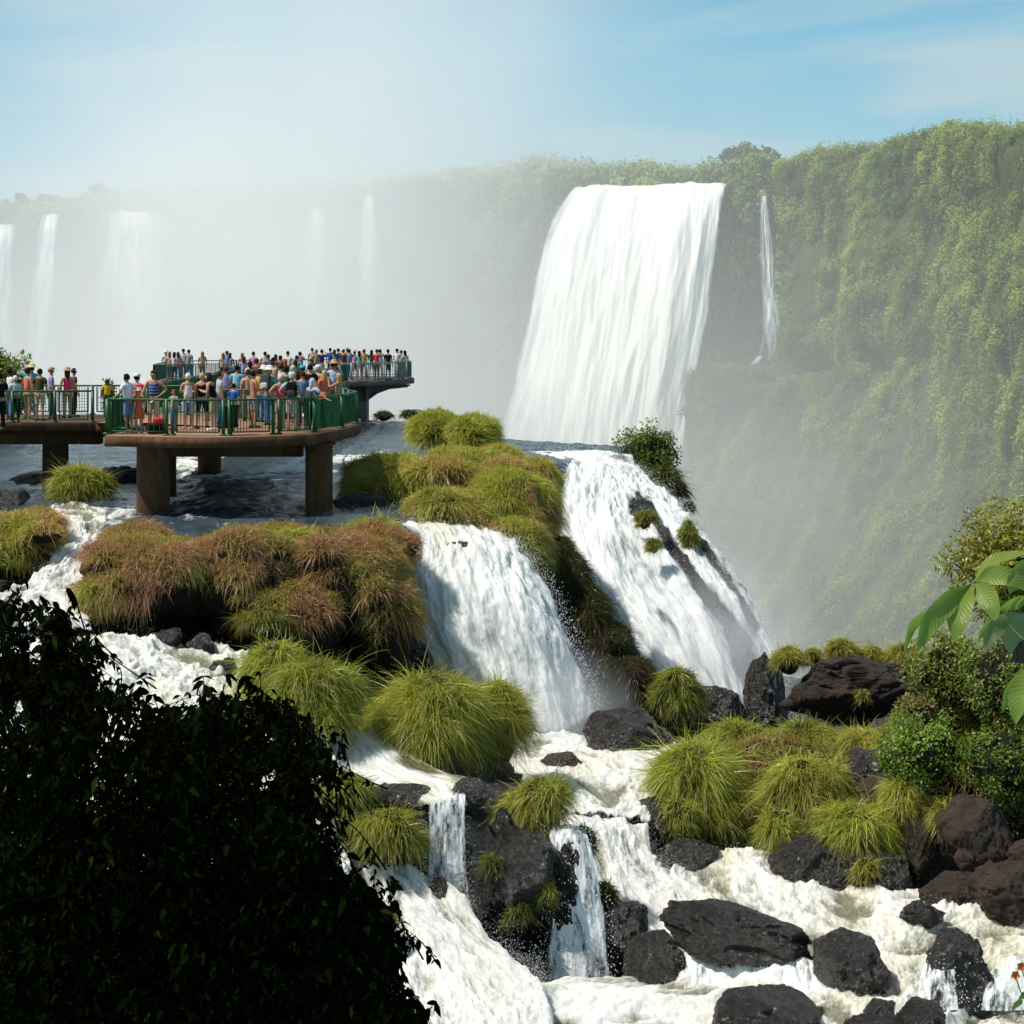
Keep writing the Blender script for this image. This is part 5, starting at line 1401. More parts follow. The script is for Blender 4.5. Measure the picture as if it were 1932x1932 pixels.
# small orange flowers low at the right edge
M_orange = mat_plain('orange_petal', (0.62, 0.13, 0.03), 0.5, 0.3, 0.2, 60)
for k, (u, v, lab) in enumerate(((1926, 1822, 'upper orange flower at the right edge near the bottom'), (1915, 1838, 'lower orange flower at the right edge near the bottom'))):
    r = empty('flower', P(u, v, 8.0), label=lab, cat='flower', group='orange flowers at the right edge')
    rs = np.random.default_rng(k)
    az = np.arange(5) / 5 * 2 * math.pi + k
    ax = np.stack([np.cos(az), np.full(5, -0.5), np.sin(az)], 1); ax /= np.linalg.norm(ax, axis=1, keepdims=True)
    up = np.tile([0, -1.0, 0.2], (5, 1)); up -= ax * (up * ax).sum(1, keepdims=True)
    V, F, per = leaf_mesh(np.zeros((5, 3)), ax, up, np.full(5, 0.024), np.full(5, 0.020), np.full(5, 0.1))
    link('petals', build_mesh('petals', V, [F]), M_orange, r)
    mb = MB(); mb.tube([(0, 0.004, 0), (0.03, 0.03, -0.08), (0.12, 0.05, -0.25)], 0.003, 5)
    L_ = np.array([[0.04, 0.03, -0.12]]); 
    mb.build('stem', bpy.data.materials['green_stem'], r, True)
    V, F, per = leaf_mesh(L_, np.array([[-0.9, -0.1, -0.5]]), np.array([[0, -0.9, 0.5]]), np.array([0.05]), np.array([0.025]), np.array([0.2]))
    link('leaf', build_mesh('leaf', V, [F], np.tile([0.10, 0.17, 0.03], (len(V), 1))), M_leaf, r)
# ================================================================== viewing platforms
DZ = -3.09
def deck(u, v):
    Y = 3.09 * K / (v - V0)
    return ((u - U0) / K * Y, Y)


M_green = mat_plain('green_rail_paint', (0.010, 0.095, 0.028), 0.45, 0.4, 0.3, 6)
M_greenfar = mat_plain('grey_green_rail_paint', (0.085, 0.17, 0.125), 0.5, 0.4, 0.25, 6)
M_steel = mat_plain('grey_rail_steel', (0.32, 0.34, 0.33), 0.45, 0.4, 0.2, 8)
M_conc = mat_rock('stained_concrete', (0.055, 0.025, 0.011), (0.20, 0.105, 0.052), (0.6, 0.9), 0.9, 0.3, streak=(1.0, 1.0, 0.22), wet=0.2)
M_deck = mat_plain('deck_top', (0.33, 0.19, 0.12), 0.85, 0.2, 0.25, 2.5)
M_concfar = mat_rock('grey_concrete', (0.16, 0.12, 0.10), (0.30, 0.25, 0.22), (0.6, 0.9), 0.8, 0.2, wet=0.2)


def seg_panel(root, a, b, z0, h, mat, style='bars', step=0.085, r=0.017, frame=0.028):
    """one framed panel of railing between two points: frame and infill in one mesh"""
    a = np.array([*a, 0.0]); b = np.array([*b, 0.0])
    L = np.linalg.norm(b - a); d = (b - a) / L
    mb = MB()
    p = lambda s, z: a + d * s + np.array([0, 0, z])
    zb, zt = z0 + 0.10, z0 + h - 0.02
    for s in (0.05, L - 0.05): mb.tube([p(s, zb), p(s, zt)], frame * 0.75, 4)
    mb.tube([p(0.05, zb), p(L - 0.05, zb)], frame * 0.75, 4)
    if style == 'bars':
        n = max(2, int(L / step))
        for i in range(1, n): mb.tube([p(L * i / n, zb), p(L * i / n, zt)], r * 0.62, 4, cap=False)
    elif style == 'wires':
        for i in range(1, 9): mb.tube([p(0.05, zb + (zt - zb) * i / 9), p(L - 0.05, zb + (zt - zb) * i / 9)], 0.006, 4, cap=False)
        n = max(2, int(L / 0.5))
        for i in range(1, n): mb.tube([p(L * i / n, zb), p(L * i / n, zt)], 0.008, 4, cap=False)
    else:
        n = max(2, int(L / 0.035)); m_ = 16
        for i in range(1, n): mb.tube([p(L * i / n, zb), p(L * i / n, zt)], 0.0085, 3, cap=False)
        for i in range(1, m_): mb.tube([p(0.05, zb + (zt - zb) * i / m_), p(L - 0.05, zb + (zt - zb) * i / m_)], 0.006, 3, cap=False)
    return mb.build('railing_panel', mat, root)


def post(root, xy, z0, h, mat, w=0.05, foot=True):
    mb = MB()
    x, y = xy
    mb.box((x - w, y - w, z0), (x + w, y + w, z0 + h))
    if foot: mb.box((x - 1.9 * w, y - 1.9 * w, z0 - 0.004), (x + 1.9 * w, y + 1.9 * w, z0 + 0.05))
    return mb.build('railing_post', mat, root)


def handrail(root, pts, z, mat, r=0.035):
    mb = MB(); mb.tube([(x, y, z) for x, y in pts], r, 6)
    return mb.build('handrail', mat, root)


def offset_poly(poly, dist):
    c = np.mean(poly, axis=0)
    return [tuple(np.array(p) + (np.array(p) - c) / np.linalg.norm(np.array(p) - c) * dist) for p in poly]


def smooth_line(pts, n):
    return [tuple(p) for p in cr1(np.array(pts, float), n)]


# ---- near platform
A_ = deck(197, 822); B_ = deck(325, 824.5); B2 = deck(430, 825); C_ = deck(521, 822.5); C2 = deck(600, 818); D_ = deck(650, 809.5); E_ = deck(679, 800); F_ = (-5.0, 63.5); G_ = (-8.6, 66.0); H_ = (-13.0, 66.2); I_ = (-13.2, 60.6)
np_root = empty('viewing_platform', (-8.6, 60, DZ), label='near brown viewing platform with green railings, standing on round pillars above the river', cat='viewing platform')
nloc = np.array(np_root.location)


def rel(p): return (p[0] - nloc[0], p[1] - nloc[1])


poly = smooth_line([A_, B_, B2, C_, C2, D_, E_, F_], 26) + [G_, H_, I_, (A_[0] - 0.05, 60.6)]
mb = MB(); mb.prism([rel(p) for p in poly], -0.30, -0.012); mb.build('deck_slab', M_conc, np_root)
mb = MB(); mb.prism([rel((p[0] + (nloc[0] - p[0]) * 0.006, p[1] + (nloc[1] - p[1]) * 0.006)) for p in poly], -0.012, 0.0); mb.build('deck_surface', M_deck, np_root)
mb = MB()
for s in (0.25, 0.75):
    a = np.array(A_) * (1 - s) + np.array(I_) * s
mb.box((-1.9, -4.6, -0.72), (2.5, -4.0, -0.30)); mb.box((-3.0, 1.2, -0.74), (2.9, 1.9, -0.302))
mb.build('beam', M_conc, np_root)


def pillar(root, loc, x, y, r, z_top, z_bot, mat):
    mb = MB(); mb.lathe([(r, z_bot), (r, z_bot + 0.5), (r * 0.99, z_top)], (x, y, 0), 40)
    o = mb.build('pillar', mat, root, smooth=True); return o


for u, v, r in ((289, 972, 0.47), (602, 966, 0.40), (308, 930, 0.42), (395, 893, 0.42)):
    Y = 5.40 * K / (v - V0)
    pillar(np_root, nloc, (u - U0) / K * Y - nloc[0], Y - nloc[1], r * (1 if u > 200 else 1), -0.30, ZW - DZ - 0.6, M_conc)
inset = [deck(203, 819.5), deck(320, 821.8), deck(427, 822.3), deck(521, 820), deck(594, 815.8), deck(645, 807.5), deck(672, 799)]
HN = 1.0
prs = [(0, 0.03), (1, 0.0), (2, 0.0), (3, 0.0)]
for i, p in enumerate(inset):
    q = rel(p)
    if 1 <= i <= 3:
        for s in (-0.085, 0.085): post(np_root, (q[0] + s, q[1]), 0, HN, M_green, 0.045)
    else: post(np_root, q, 0, HN, M_green, 0.06)
for i in range(len(inset) - 1):
    a, b = np.array(rel(inset[i])), np.array(rel(inset[i + 1])); d = (b - a) / np.linalg.norm(b - a)
    seg_panel(np_root, a + d * (0.14 if i in (1, 2, 3) else 0.07), b - d * 0.14, 0, HN - 0.03, M_green, 'bars' if i < 4 else 'mesh', 0.088 if i != 0 else 0.16)
handrail(np_root, [rel(p) for p in inset], HN, M_green)
end = [inset[-1], (-5.25, 61.6), (-5.6, 63.6), (-7.0, 65.2)]
for i in range(3):
    post(np_root, rel(end[i + 1]), 0, HN, M_green, 0.05)
    a, b = np.array(rel(end[i])), np.array(rel(end[i + 1])); d = (b - a) / np.linalg.norm(b - a)
    seg_panel(np_root, a + d * 0.08, b - d * 0.08, 0, HN - 0.03, M_green, 'mesh')
handrail(np_root, [rel(p) for p in end], HN, M_green)
left = [inset[0], (-11.55, 57.0), (-11.9, 60.0)]
for i in range(2):
    post(np_root, rel(left[i + 1]), 0, HN, M_green, 0.05)
    a, b = np.array(rel(left[i])), np.array(rel(left[i + 1])); d = (b - a) / np.linalg.norm(b - a)
    seg_panel(np_root, a + d * 0.08, b - d * 0.08, 0, HN - 0.03, M_green, 'mesh')
handrail(np_root, [rel(p) for p in left], HN, M_green)
# inner railings at the back of the platform, either side of the connecting walkway
for line, styl in (([(-12.6, 66.0), (-11.2, 65.9), (-9.9, 65.9)], 'bars'), ([(-9.9, 62.0), (-8.3, 61.6), (-6.9, 61.9)], 'bars'), ([(-8.5, 64.9), (-7.8, 65.3), (-7.0, 65.2)], 'mesh')):
    for i, p in enumerate(line):
        post(np_root, rel(p), 0, HN, M_green, 0.05)
        if i:
            a, b = np.array(rel(line[i - 1])), np.array(rel(p)); d = (b - a) / np.linalg.norm(b - a)
            seg_panel(np_root, a + d * 0.08, b - d * 0.08, 0, HN - 0.03, M_green, styl)
    handrail(np_root, [rel(p) for p in line], HN, M_green)

# ---- left walkway
wk_root = empty('walkway', (-22, 63, DZ), label='brown walkway with green wire railings running in from the left to the near platform', cat='walkway')
wl = np.array(wk_root.location)
wy0, wy1 = 60.7, 66.4
wx0, wx1 = -34.0, -13.22
mb = MB(); mb.box((wx0 - wl[0], wy0 - wl[1], -0.27), (wx1 - wl[0], wy1 - wl[1], -0.014)); mb.build('deck_slab', M_conc, wk_root)
mb = MB(); mb.box((wx0 - wl[0], wy0 + 0.02 - wl[1], -0.014), (wx1 - wl[0], wy1 - 0.02 - wl[1], 0)); mb.build('deck_surface', M_deck, wk_root)
mb = MB(); mb.box((wx0 - wl[0], wy0 + 0.5 - wl[1], -0.72), (wx1 - wl[0], wy0 + 1.1 - wl[1], -0.27)); mb.box((wx0 - wl[0], wy1 - 1.1 - wl[1], -0.72), (wx1 - wl[0], wy1 - 0.5 - wl[1], -0.27)); mb.build('beam', M_conc, wk_root)
for x, y in ((-15.1, 63.2), (-24.5, 63.2)): pillar(wk_root, wl, x - wl[0], y - wl[1], 0.43, -0.27, ZW - DZ - 0.6, M_conc)
fx = [-18.9, -17.3, -16.15, -14.95, -13.75, -12.75]
fx = [-33, -31, -29, -27, -25, -23.2, -21.5, -20.0, -18.6, -17.05, -15.9, -14.55, -13.35]
for yy, zoff in ((wy0 + 0.12, 0), (wy1 - 0.12, 0)):
    pts_ = [(x - wl[0], yy - wl[1]) for x in fx]
    for i, p in enumerate(pts_):
        post(wk_root, p, 0, HN, M_green, 0.045)
        if i: seg_panel(wk_root, (pts_[i - 1][0] + 0.1, p[1]), (p[0] - 0.1, p[1]), 0, HN - 0.03, M_green, 'wires' if yy < 63 else 'bars')
    handrail(wk_root, pts_, HN, M_green)

# ---- connecting walkway and far platform
cw_root = empty('walkway', (-11.2, 86, DZ), label='walkway packed with visitors linking the near platform to the far one', cat='walkway')
cl = np.array(cw_root.location)
mb = MB(); mb.prism([(x - cl[0], y - cl[1]) for x, y in ((-12.9, 66.25), (-8.7, 66.25), (-8.9, 104.5), (-13.4, 104.5))], -0.3, 0); mb.build('deck_slab', M_concfar, cw_root)
for x0, x1, st in ((-8.8, -9.0, 'bars'), (-12.8, -13.3, 'bars')):
    ys = np.linspace(66.6, 103.8, 11); xs_ = np.linspace(x0, x1, 11)
    L_ = [(x - cl[0], y - cl[1]) for x, y in zip(xs_, ys)]
    for i, p in enumerate(L_):
        post(cw_root, p, 0, HN, M_green, 0.045)
        if i: seg_panel(cw_root, (L_[i - 1][0], L_[i - 1][1] + 0.1), (p[0], p[1] - 0.1), 0, HN - 0.03, M_green, st)
    handrail(cw_root, L_, HN, M_green)
for y in (78, 92): pillar(cw_root, cl, 0, y - cl[1], 0.42, -0.3, ZW - DZ - 0.6, M_concfar)

fp_root = empty('viewing_platform', (-10, 110, DZ), label='far hazy viewing platform on a thick pillar, edged by a long grey-green railing', cat='viewing platform')
fl_ = np.array(fp_root.location)
R2 = lambda p: (p[0] - fl_[0], p[1] - fl_[1])
fpoly = [(-19.3, 101.6), (-13.45, 104.55), (-8.85, 106.2), (-6.4, 109.0), (-5.75, 112.5), (-6.6, 116.2), (-13, 117), (-20.2, 112)]
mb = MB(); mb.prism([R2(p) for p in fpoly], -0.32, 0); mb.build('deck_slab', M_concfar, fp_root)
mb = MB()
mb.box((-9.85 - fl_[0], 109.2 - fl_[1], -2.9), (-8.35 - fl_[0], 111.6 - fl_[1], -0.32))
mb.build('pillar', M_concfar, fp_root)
for yy in (109.0, 111.3):
    mb = MB()
    prof = [(-8.35, -0.36), (-5.95, -0.36), (-5.95, -0.44), (-7.0, -0.55), (-7.8, -0.85), (-8.35, -1.25)]
    V = np.array([(x - fl_[0], yy - fl_[1], z) for x, z in prof] + [(x - fl_[0], yy + 0.4 - fl_[1], z) for x, z in prof])
    n_ = len(prof)
    mb.add(V, [(i, (i + 1) % n_, n_ + (i + 1) % n_, n_ + i) for i in range(n_)] + [(0, 1, 2, 3), (0, 3, 4, 5), (n_, n_ + 3, n_ + 2, n_ + 1), (n_, n_ + 5, n_ + 4, n_ + 3)])
    mb.build('bracket', M_concfar, fp_root)
pillar(fp_root, fl_, -17 - fl_[0], 107 - fl_[1], 0.5, -0.32, ZW - DZ - 0.6, M_concfar)
fr = [(-19.1, 101.9), (-17.2, 102.85), (-15.3, 103.8), (-13.5, 104.7)]
fr2 = [(-8.95, 106.4), (-8.1, 107.4), (-7.25, 108.3), (-6.55, 109.15), (-6.1, 110.6), (-5.95, 112.4), (-6.7, 116)]
fr3 = [(-6.7, 116), (-10, 116.6), (-13, 116.7), (-16.5, 114.4), (-20, 111.8), (-19.1, 101.9)]
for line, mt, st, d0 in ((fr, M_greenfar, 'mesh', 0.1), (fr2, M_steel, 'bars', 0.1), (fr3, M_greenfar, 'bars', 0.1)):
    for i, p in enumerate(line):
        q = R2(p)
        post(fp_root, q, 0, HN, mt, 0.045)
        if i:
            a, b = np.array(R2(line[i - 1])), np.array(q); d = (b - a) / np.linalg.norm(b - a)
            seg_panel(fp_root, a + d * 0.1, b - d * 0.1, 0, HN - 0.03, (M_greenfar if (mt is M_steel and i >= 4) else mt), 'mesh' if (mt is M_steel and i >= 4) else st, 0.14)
    handrail(fp_root, [R2(p) for p in line], HN, mt)

# litter bin hung on the railing of the near platform
x, y = deck(431, 822.3)
bn = empty('litter_bin', (x + 0.02, y - 0.0, DZ), label='dark green litter bin standing inside the railing of the near platform', cat='litter bin')
mb = MB(); mb.lathe([(0.02, 0.22), (0.20, 0.22), (0.235, 0.80), (0.25, 0.82), (0.25, 0.86), (0.21, 0.86), (0.19, 0.5), (0.02, 0.48)], (0, 0.36, 0), 18); mb.build('body', mat_plain('bin_plastic', (0.008, 0.018, 0.014), 0.5, 0.3, 0.2, 8), bn, True)
mb = MB(); mb.tube([(0, 0.36, 0.0), (0, 0.36, 0.24)], 0.04, 8); mb.build('stand', M_green, bn)

# ================================================================== people
def skin_mesh(name, verts, edges, radii, root=0, sub=2):
    me = bpy.data.meshes.new(name)
    bm = bmesh.new()
    ly = bm.verts.layers.skin.verify()
    bv = [bm.verts.new(v) for v in verts]
    for i, v in enumerate(bv):
        r = radii[i]
        v[ly].radius = r if isinstance(r, tuple) else (r, r)
        v[ly].use_root = (i == root)
    for a, b in edges: bm.edges.new((bv[a], bv[b]))
    bm.to_mesh(me); bm.free()
    o = bpy.data.objects.new(name, me); COLL.objects.link(o)
    m = o.modifiers.new('skin', 'SKIN'); m.use_smooth_shade = True; m.branch_smoothing = 0.4
    s = o.modifiers.new('sub', 'SUBSURF'); s.levels = sub; s.render_levels = sub
    dg = bpy.context.evaluated_depsgraph_get()
    r = bpy.data.meshes.new_from_object(o.evaluated_get(dg))
    r.name = name
    bpy.data.objects.remove(o); bpy.data.meshes.remove(me)
    r.polygons.foreach_set('use_smooth', np.ones(len(r.polygons), bool))
    r.materials.clear()
    return r


def arm_points(pose, s, lean):
    """elbow, wrist, hand end for side s (+1 right); facing +Y"""
    x = s * 0.185
    if pose == 'down': return (x * 1.25, 0.01, 1.13), (x * 1.28, 0.07, 0.88), (x * 1.25, 0.10, 0.80)
    if pose == 'rail': return (x * 1.35, 0.12, 1.17), (x * 1.15, 0.37, 1.04), (x * 1.05, 0.45, 1.02)
    if pose == 'photo': return (x * 1.15, 0.24, 1.28), (x * 0.45, 0.32, 1.50), (x * 0.30, 0.34, 1.57)
    if pose == 'phone': return (x * 1.25, 0.06, 1.14), (x * 0.55, 0.30, 1.18), (x * 0.30, 0.36, 1.22)
    if pose == 'shade': return (x * 2.1, 0.16, 1.55), (x * 0.95, 0.17, 1.66), (x * 0.50, 0.15, 1.68)
    if pose == 'akimbo': return (x * 2.05, -0.06, 1.19), (x * 1.15, 0.05, 1.02), (x * 0.95, 0.10, 1.00)
    if pose == 'reach': return (x * 2.0, 0.06, 1.20), (x * 3.0, 0.10, 1.05), (x * 3.4, 0.12, 1.03)
    if pose == 'high': return (x * 1.3, 0.24, 1.42), (x * 1.0, 0.30, 1.66), (x * 0.9, 0.33, 1.73)
    return (x * 1.25, 0, 1.13), (x * 1.28, 0.06, 0.88), (x * 1.25, 0.1, 0.8)


PROTO = {}


def proto(key, pl, pr, lean=0.0, female=False, stance=0.0, headturn=0.0, sleeves='short', legs='shorts'):
    k = (pl, pr, lean, female, stance)
    if k in PROTO: return PROTO[k]
    sh = 0.165 if female else 0.19
    wx = 0.118 if female else 0.145
    L = lambda p: (p[0], p[1] + lean * max(0, p[2] - 0.95), p[2] - 0.25 * lean * lean * max(0, p[2] - 0.95))
    V, E, Rr = [], [], []

    def a(p, r, par=None):
        V.append(p); Rr.append(r)
        if par is not None: E.append((par, len(V) - 1))
        return len(V) - 1
    pel = a((0, 0, 0.95), (0.155 if female else 0.150, 0.115))
    wai = a(L((0, 0.005, 1.10)), (wx, 0.10), pel)
    che = a(L((0, 0.01, 1.30)), (0.150 if female else 0.175, 0.115), wai)
    nb = a(L((0, -0.005, 1.435)), (0.085, 0.07), che)
    nk = a(L((0, 0.005, 1.49)), 0.054, nb)
    h1 = a(L((0, 0.025, 1.545)), (0.066, 0.078), nk)
    h2 = a(L((0, 0.02, 1.62)), (0.076, 0.095), h1)
    h3 = a(L((0, 0.015, 1.69)), (0.060, 0.075), h2)
    a(L((0, 0.125, 1.60)), 0.014, h2)                      # nose
    for s in (-1, 1): a(L((s * 0.086, 0.005, 1.61)), 0.014, h2)   # ears
    hands = []
    for s, pose in ((-1, pl), (1, pr)):
        e, w, h = [L(q) if pose not in ('rail', 'reach') else q for q in arm_points(pose, s, lean)]
        so_ = a(L((s * sh, 0, 1.395)), 0.062, nb)
        el = a(e, 0.042, so_); wr = a(w, 0.029, el)
        d = np.array(h) - np.array(w); d /= np.linalg.norm(d) + 1e-9
        pm = np.array(w) + d * 0.07
        pa = a(tuple(pm), (0.038, 0.018), wr)
        sd = np.cross(d, (0, 0, 1.0)) if abs(d[2]) < 0.9 else np.array([0, 1.0, 0])
        sd /= np.linalg.norm(sd) + 1e-9
        for j, ln in zip((-1.5, -0.5, 0.5, 1.5), (0.068, 0.082, 0.078, 0.06)):
            f1 = pm + d * 0.035 + sd * 0.017 * j; f2 = f1 + d * ln * 0.6 + np.array([0, 0, -0.012])
            i1 = a(tuple(f1), 0.0095, pa); a(tuple(f2), 0.0075, i1)
        t1 = np.array(w) + d * 0.035 + sd * 0.045; i1 = a(tuple(t1), 0.011, pa); a(tuple(t1 + d * 0.04 + sd * 0.015), 0.009, i1)
    for s in (-1, 1):
        hp = a((s * 0.09, 0, 0.86), 0.088, pel)
        kn = a((s * (0.10 + stance), 0.025 + s * stance, 0.49), 0.055, hp)
        an = a((s * (0.105 + 1.6 * stance), -0.01 + s * 1.5 * stance, 0.085), 0.036, kn)
        a((s * (0.115 + 1.6 * stance), 0.145 + s * 1.5 * stance, 0.03), (0.038, 0.026), an)
    body = skin_mesh('person_body', V, E, Rr, 0, 1)
    # shirt
    def cloth(pts, grow=0.0, sub=1):
        v, e, r = [], [], []
        for p, rr, par in pts:
            v.append(p); r.append(rr)
            if par is not None: e.append((par, len(v) - 1))
        return skin_mesh('cloth', v, e, r, 0, sub)
    top = [((0, 0, 0.93), (0.170 if female else 0.168, 0.128), None), (L((0, 0.005, 1.10)), (wx + 0.022, 0.118), 0), (L((0, 0.01, 1.30)), (0.168 if female else 0.195, 0.132), 1), (L((0, -0.005, 1.425)), (0.10, 0.082), 2), (L((0, 0, 1.46)), (0.066, 0.062), 3)]
    slv = list(top)
    for s, pose in ((-1, pl), (1, pr)):
        e, w, h = [L(q) if pose not in ('rail', 'reach') else q for q in arm_points(pose, s, lean)]
        S0 = np.array(L((s * sh, 0, 1.395))); e = np.array(e)
        slv.append((tuple(S0), 0.078, 3)); slv.append((tuple(S0 + (e - S0) * 0.72), 0.068, len(slv) - 1))
    shirt = cloth(slv)
    tank = cloth(top[:4] + [(L((-sh * 0.55, 0, 1.42)), 0.05, 3), (L((sh * 0.55, 0, 1.42)), 0.05, 3)])
    kx = lambda s, z: (s * (0.10 + stance), 0.025 + s * stance, z)
    sho = [((0, 0, 1.0), (0.165, 0.125), None)]
    for s in (-1, 1):
        i = len(sho); sho.append(((s * 0.09, 0, 0.86), 0.103, 0)); sho.append((kx(s, 0.56), 0.083, i)); sho.append((kx(s, 0.50), 0.085, i + 1))
    shorts = cloth(sho)
    tro = [((0, 0, 1.0), (0.165, 0.125), None)]
    for s in (-1, 1):
        i = len(tro); tro.append(((s * 0.09, 0, 0.86), 0.103, 0)); tro.append((kx(s, 0.49), 0.072, i)); tro.append(((s * (0.105 + 1.6 * stance), -0.01 + s * 1.5 * stance, 0.08), 0.058, i + 1))
    trousers = cloth(tro)
    mb = MB(); mb.lathe([(0.15, 0), (0.19, -0.15), (0.225, -0.42), (0.215, -0.43), (0.10, -0.1)], (0, 0.0, 1.0), 20); me_skirt = mb
    n_ = len(bpy.data.objects)
    o = me_skirt.build('skirt', None, None, smooth=True); skirt = o.data; bpy.data.objects.remove(o)
    hc = np.array(L((0, 0.018, 1.625)))
    Vh, Fh = ico(3)
    keep = ~((Vh[:, 1] > 0.42) & (Vh[:, 2] < 0.42)) & (Vh[:, 2] > -0.62)
    Fk = Fh[keep[Fh].all(1)]
    Hs = Vh * np.array([0.094, 0.112, 0.118]) * (1 + 0.05 * fbm(Vh * 3, 2, seed=4))[:, None]
    short = build_mesh('hair', Hs + hc + np.array([0, -0.008, 0.006]), [Fk])
    keep = ~((Vh[:, 1] > 0.3) & (Vh[:, 2] < 0.5))
    Fk = Fh[keep[Fh].all(1)]
    Hl = Vh * np.array([0.102, 0.115, 0.125]) * (1 + 0.06 * fbm(Vh * 3, 2, seed=5))[:, None]
    dn = np.clip(-Hl[:, 2], 0, 1)
    Hl[:, 2] -= dn * 1.6; Hl[:, 1] -= dn * 0.25
    long_ = build_mesh('hair', Hl + hc + np.array([0, -0.012, 0.004]), [Fk])
    def mk(f):
        mb = MB(); f(mb); o = mb.build('hat', None, None, smooth=True); d = o.data; bpy.data.objects.remove(o); return d
    hz = hc[2] + 0.055
    sunhat = mk(lambda m: m.lathe([(0.21, 0.0), (0.205, 0.012), (0.115, 0.02), (0.108, 0.09), (0.07, 0.125), (0.0, 0.13)], (hc[0], hc[1], hz), 22))
    capm = mk(lambda m: (m.lathe([(0.112, -0.01), (0.112, 0.03), (0.085, 0.075), (0.0, 0.095)], (hc[0], hc[1], hz), 18), m.prism([(-0.075 + hc[0], 0.09 + hc[1]), (0.075 + hc[0], 0.09 + hc[1]), (0.055 + hc[0], 0.185 + hc[1]), (-0.055 + hc[0], 0.185 + hc[1])], hz - 0.008, hz + 0.006)))
    mb = MB()
    for s in (-1, 1):
        x0 = s * (0.112 + 1.6 * stance); y0 = s * 1.5 * stance
        mb.prism([(x0 - 0.045, y0 - 0.075), (x0 + 0.045, y0 - 0.075), (x0 + 0.052, y0 + 0.10), (x0 + 0.02, y0 + 0.19), (x0 - 0.03, y0 + 0.185), (x0 - 0.05, y0 + 0.09)], 0.0, 0.075)
    o = mb.build('shoes', None, None); shoes = o.data; bpy.data.objects.remove(o)
    PROTO[k] = dict(body=body, shirt=shirt, tank=tank, shorts=shorts, trousers=trousers, skirt=skirt, hair=short, long=long_, sunhat=sunhat, cap=capm, shoes=shoes, L=L)
    for kk, m in PROTO[k].items():
        if kk != 'L' and not m.materials: m.materials.append(None)
    return PROTO[k]


_cm = {}
PAL = dict(white=(0.78, 0.78, 0.80), offwhite=(0.66, 0.64, 0.60), grey=(0.30, 0.31, 0.33), lightgrey=(0.52, 0.54, 0.56), darkgrey=(0.07, 0.075, 0.08), black=(0.012, 0.012, 0.014), navy=(0.012, 0.03, 0.13), blue=(0.03, 0.13, 0.55), sky=(0.22, 0.55, 0.72), teal=(0.10, 0.42, 0.44), denim=(0.13, 0.24, 0.45), lightblue=(0.38, 0.52, 0.70), lavender=(0.38, 0.36, 0.66), pink=(0.72, 0.30, 0.42), hotpink=(0.72, 0.05, 0.16), red=(0.60, 0.04, 0.05), coral=(0.75, 0.20, 0.12), orange=(0.72, 0.15, 0.05), yellow=(0.68, 0.52, 0.03), gold=(0.55, 0.36, 0.06), khaki=(0.38, 0.32, 0.20), beige=(0.56, 0.48, 0.36), tan=(0.45, 0.34, 0.22), olive=(0.085, 0.075, 0.028), brown=(0.16, 0.09, 0.05), green=(0.03, 0.12, 0.06), cyan=(0.05, 0.42, 0.60), peach=(0.70, 0.42, 0.33), skin=(0.55, 0.30, 0.20), tanskin=(0.44, 0.22, 0.12), darkskin=(0.09, 0.045, 0.028), hblack=(0.012, 0.010, 0.009), hbrown=(0.06, 0.03, 0.015), hblond=(0.52, 0.36, 0.15), hginger=(0.35, 0.13, 0.05), hgrey=(0.55, 0.52, 0.48), hwhite=(0.75, 0.72, 0.64), straw=(0.62, 0.50, 0.26))


def cm(c):
    if c in _cm: return _cm[c]
    if c == 'stripes':
        m, nt = new_mat('striped_cloth')
        tcn = nd(nt, 'TexCoord').outputs['Object']
        w = nd(nt, 'TexWave', {'Scale': 3.6, 'Vector': tcn, 'Distortion': 0.0}, bands_direction='Z').outputs['Fac']
        c_ = mixc(nt, ramp(nt, w, [(0.84, 0.0), (0.9, 1.0)]), (0.012, 0.03, 0.13), (0.35, 0.42, 0.6))
        bs = nd(nt, 'BsdfPrincipled', {'Base Color': c_, 'Roughness': 0.85}); out(nt, bs.outputs[0])
    elif c == 'plaid':
        m, nt = new_mat('plaid_cloth')
        tcn = nd(nt, 'TexCoord').outputs['Object']
        w1 = nd(nt, 'TexWave', {'Scale': 5.0, 'Vector': tcn}, bands_direction='Z').outputs['Fac']; w2 = nd(nt, 'TexWave', {'Scale': 5.0, 'Vector': tcn}, bands_direction='X').outputs['Fac']
        c_ = mixc(nt, math_(nt, 'MULTIPLY', math_(nt, 'ADD', w1, w2), 0.4), (0.62, 0.64, 0.64), (0.25, 0.28, 0.30))
        bs = nd(nt, 'BsdfPrincipled', {'Base Color': c_, 'Roughness': 0.85}); out(nt, bs.outputs[0])
    else:
        m = mat_plain('person_' + c, PAL[c], 0.55 if 'skin' in c else 0.85, 0.3 if 'skin' in c else 0.1, 0.12, 9)
    _cm[c] = m
    return m


def child(root, name, me, mat):
    o = bpy.data.objects.new(name, me); COLL.objects.link(o); o.parent = root
    o.material_slots[0].link = 'OBJECT'; o.material_slots[0].material = mat
    return o


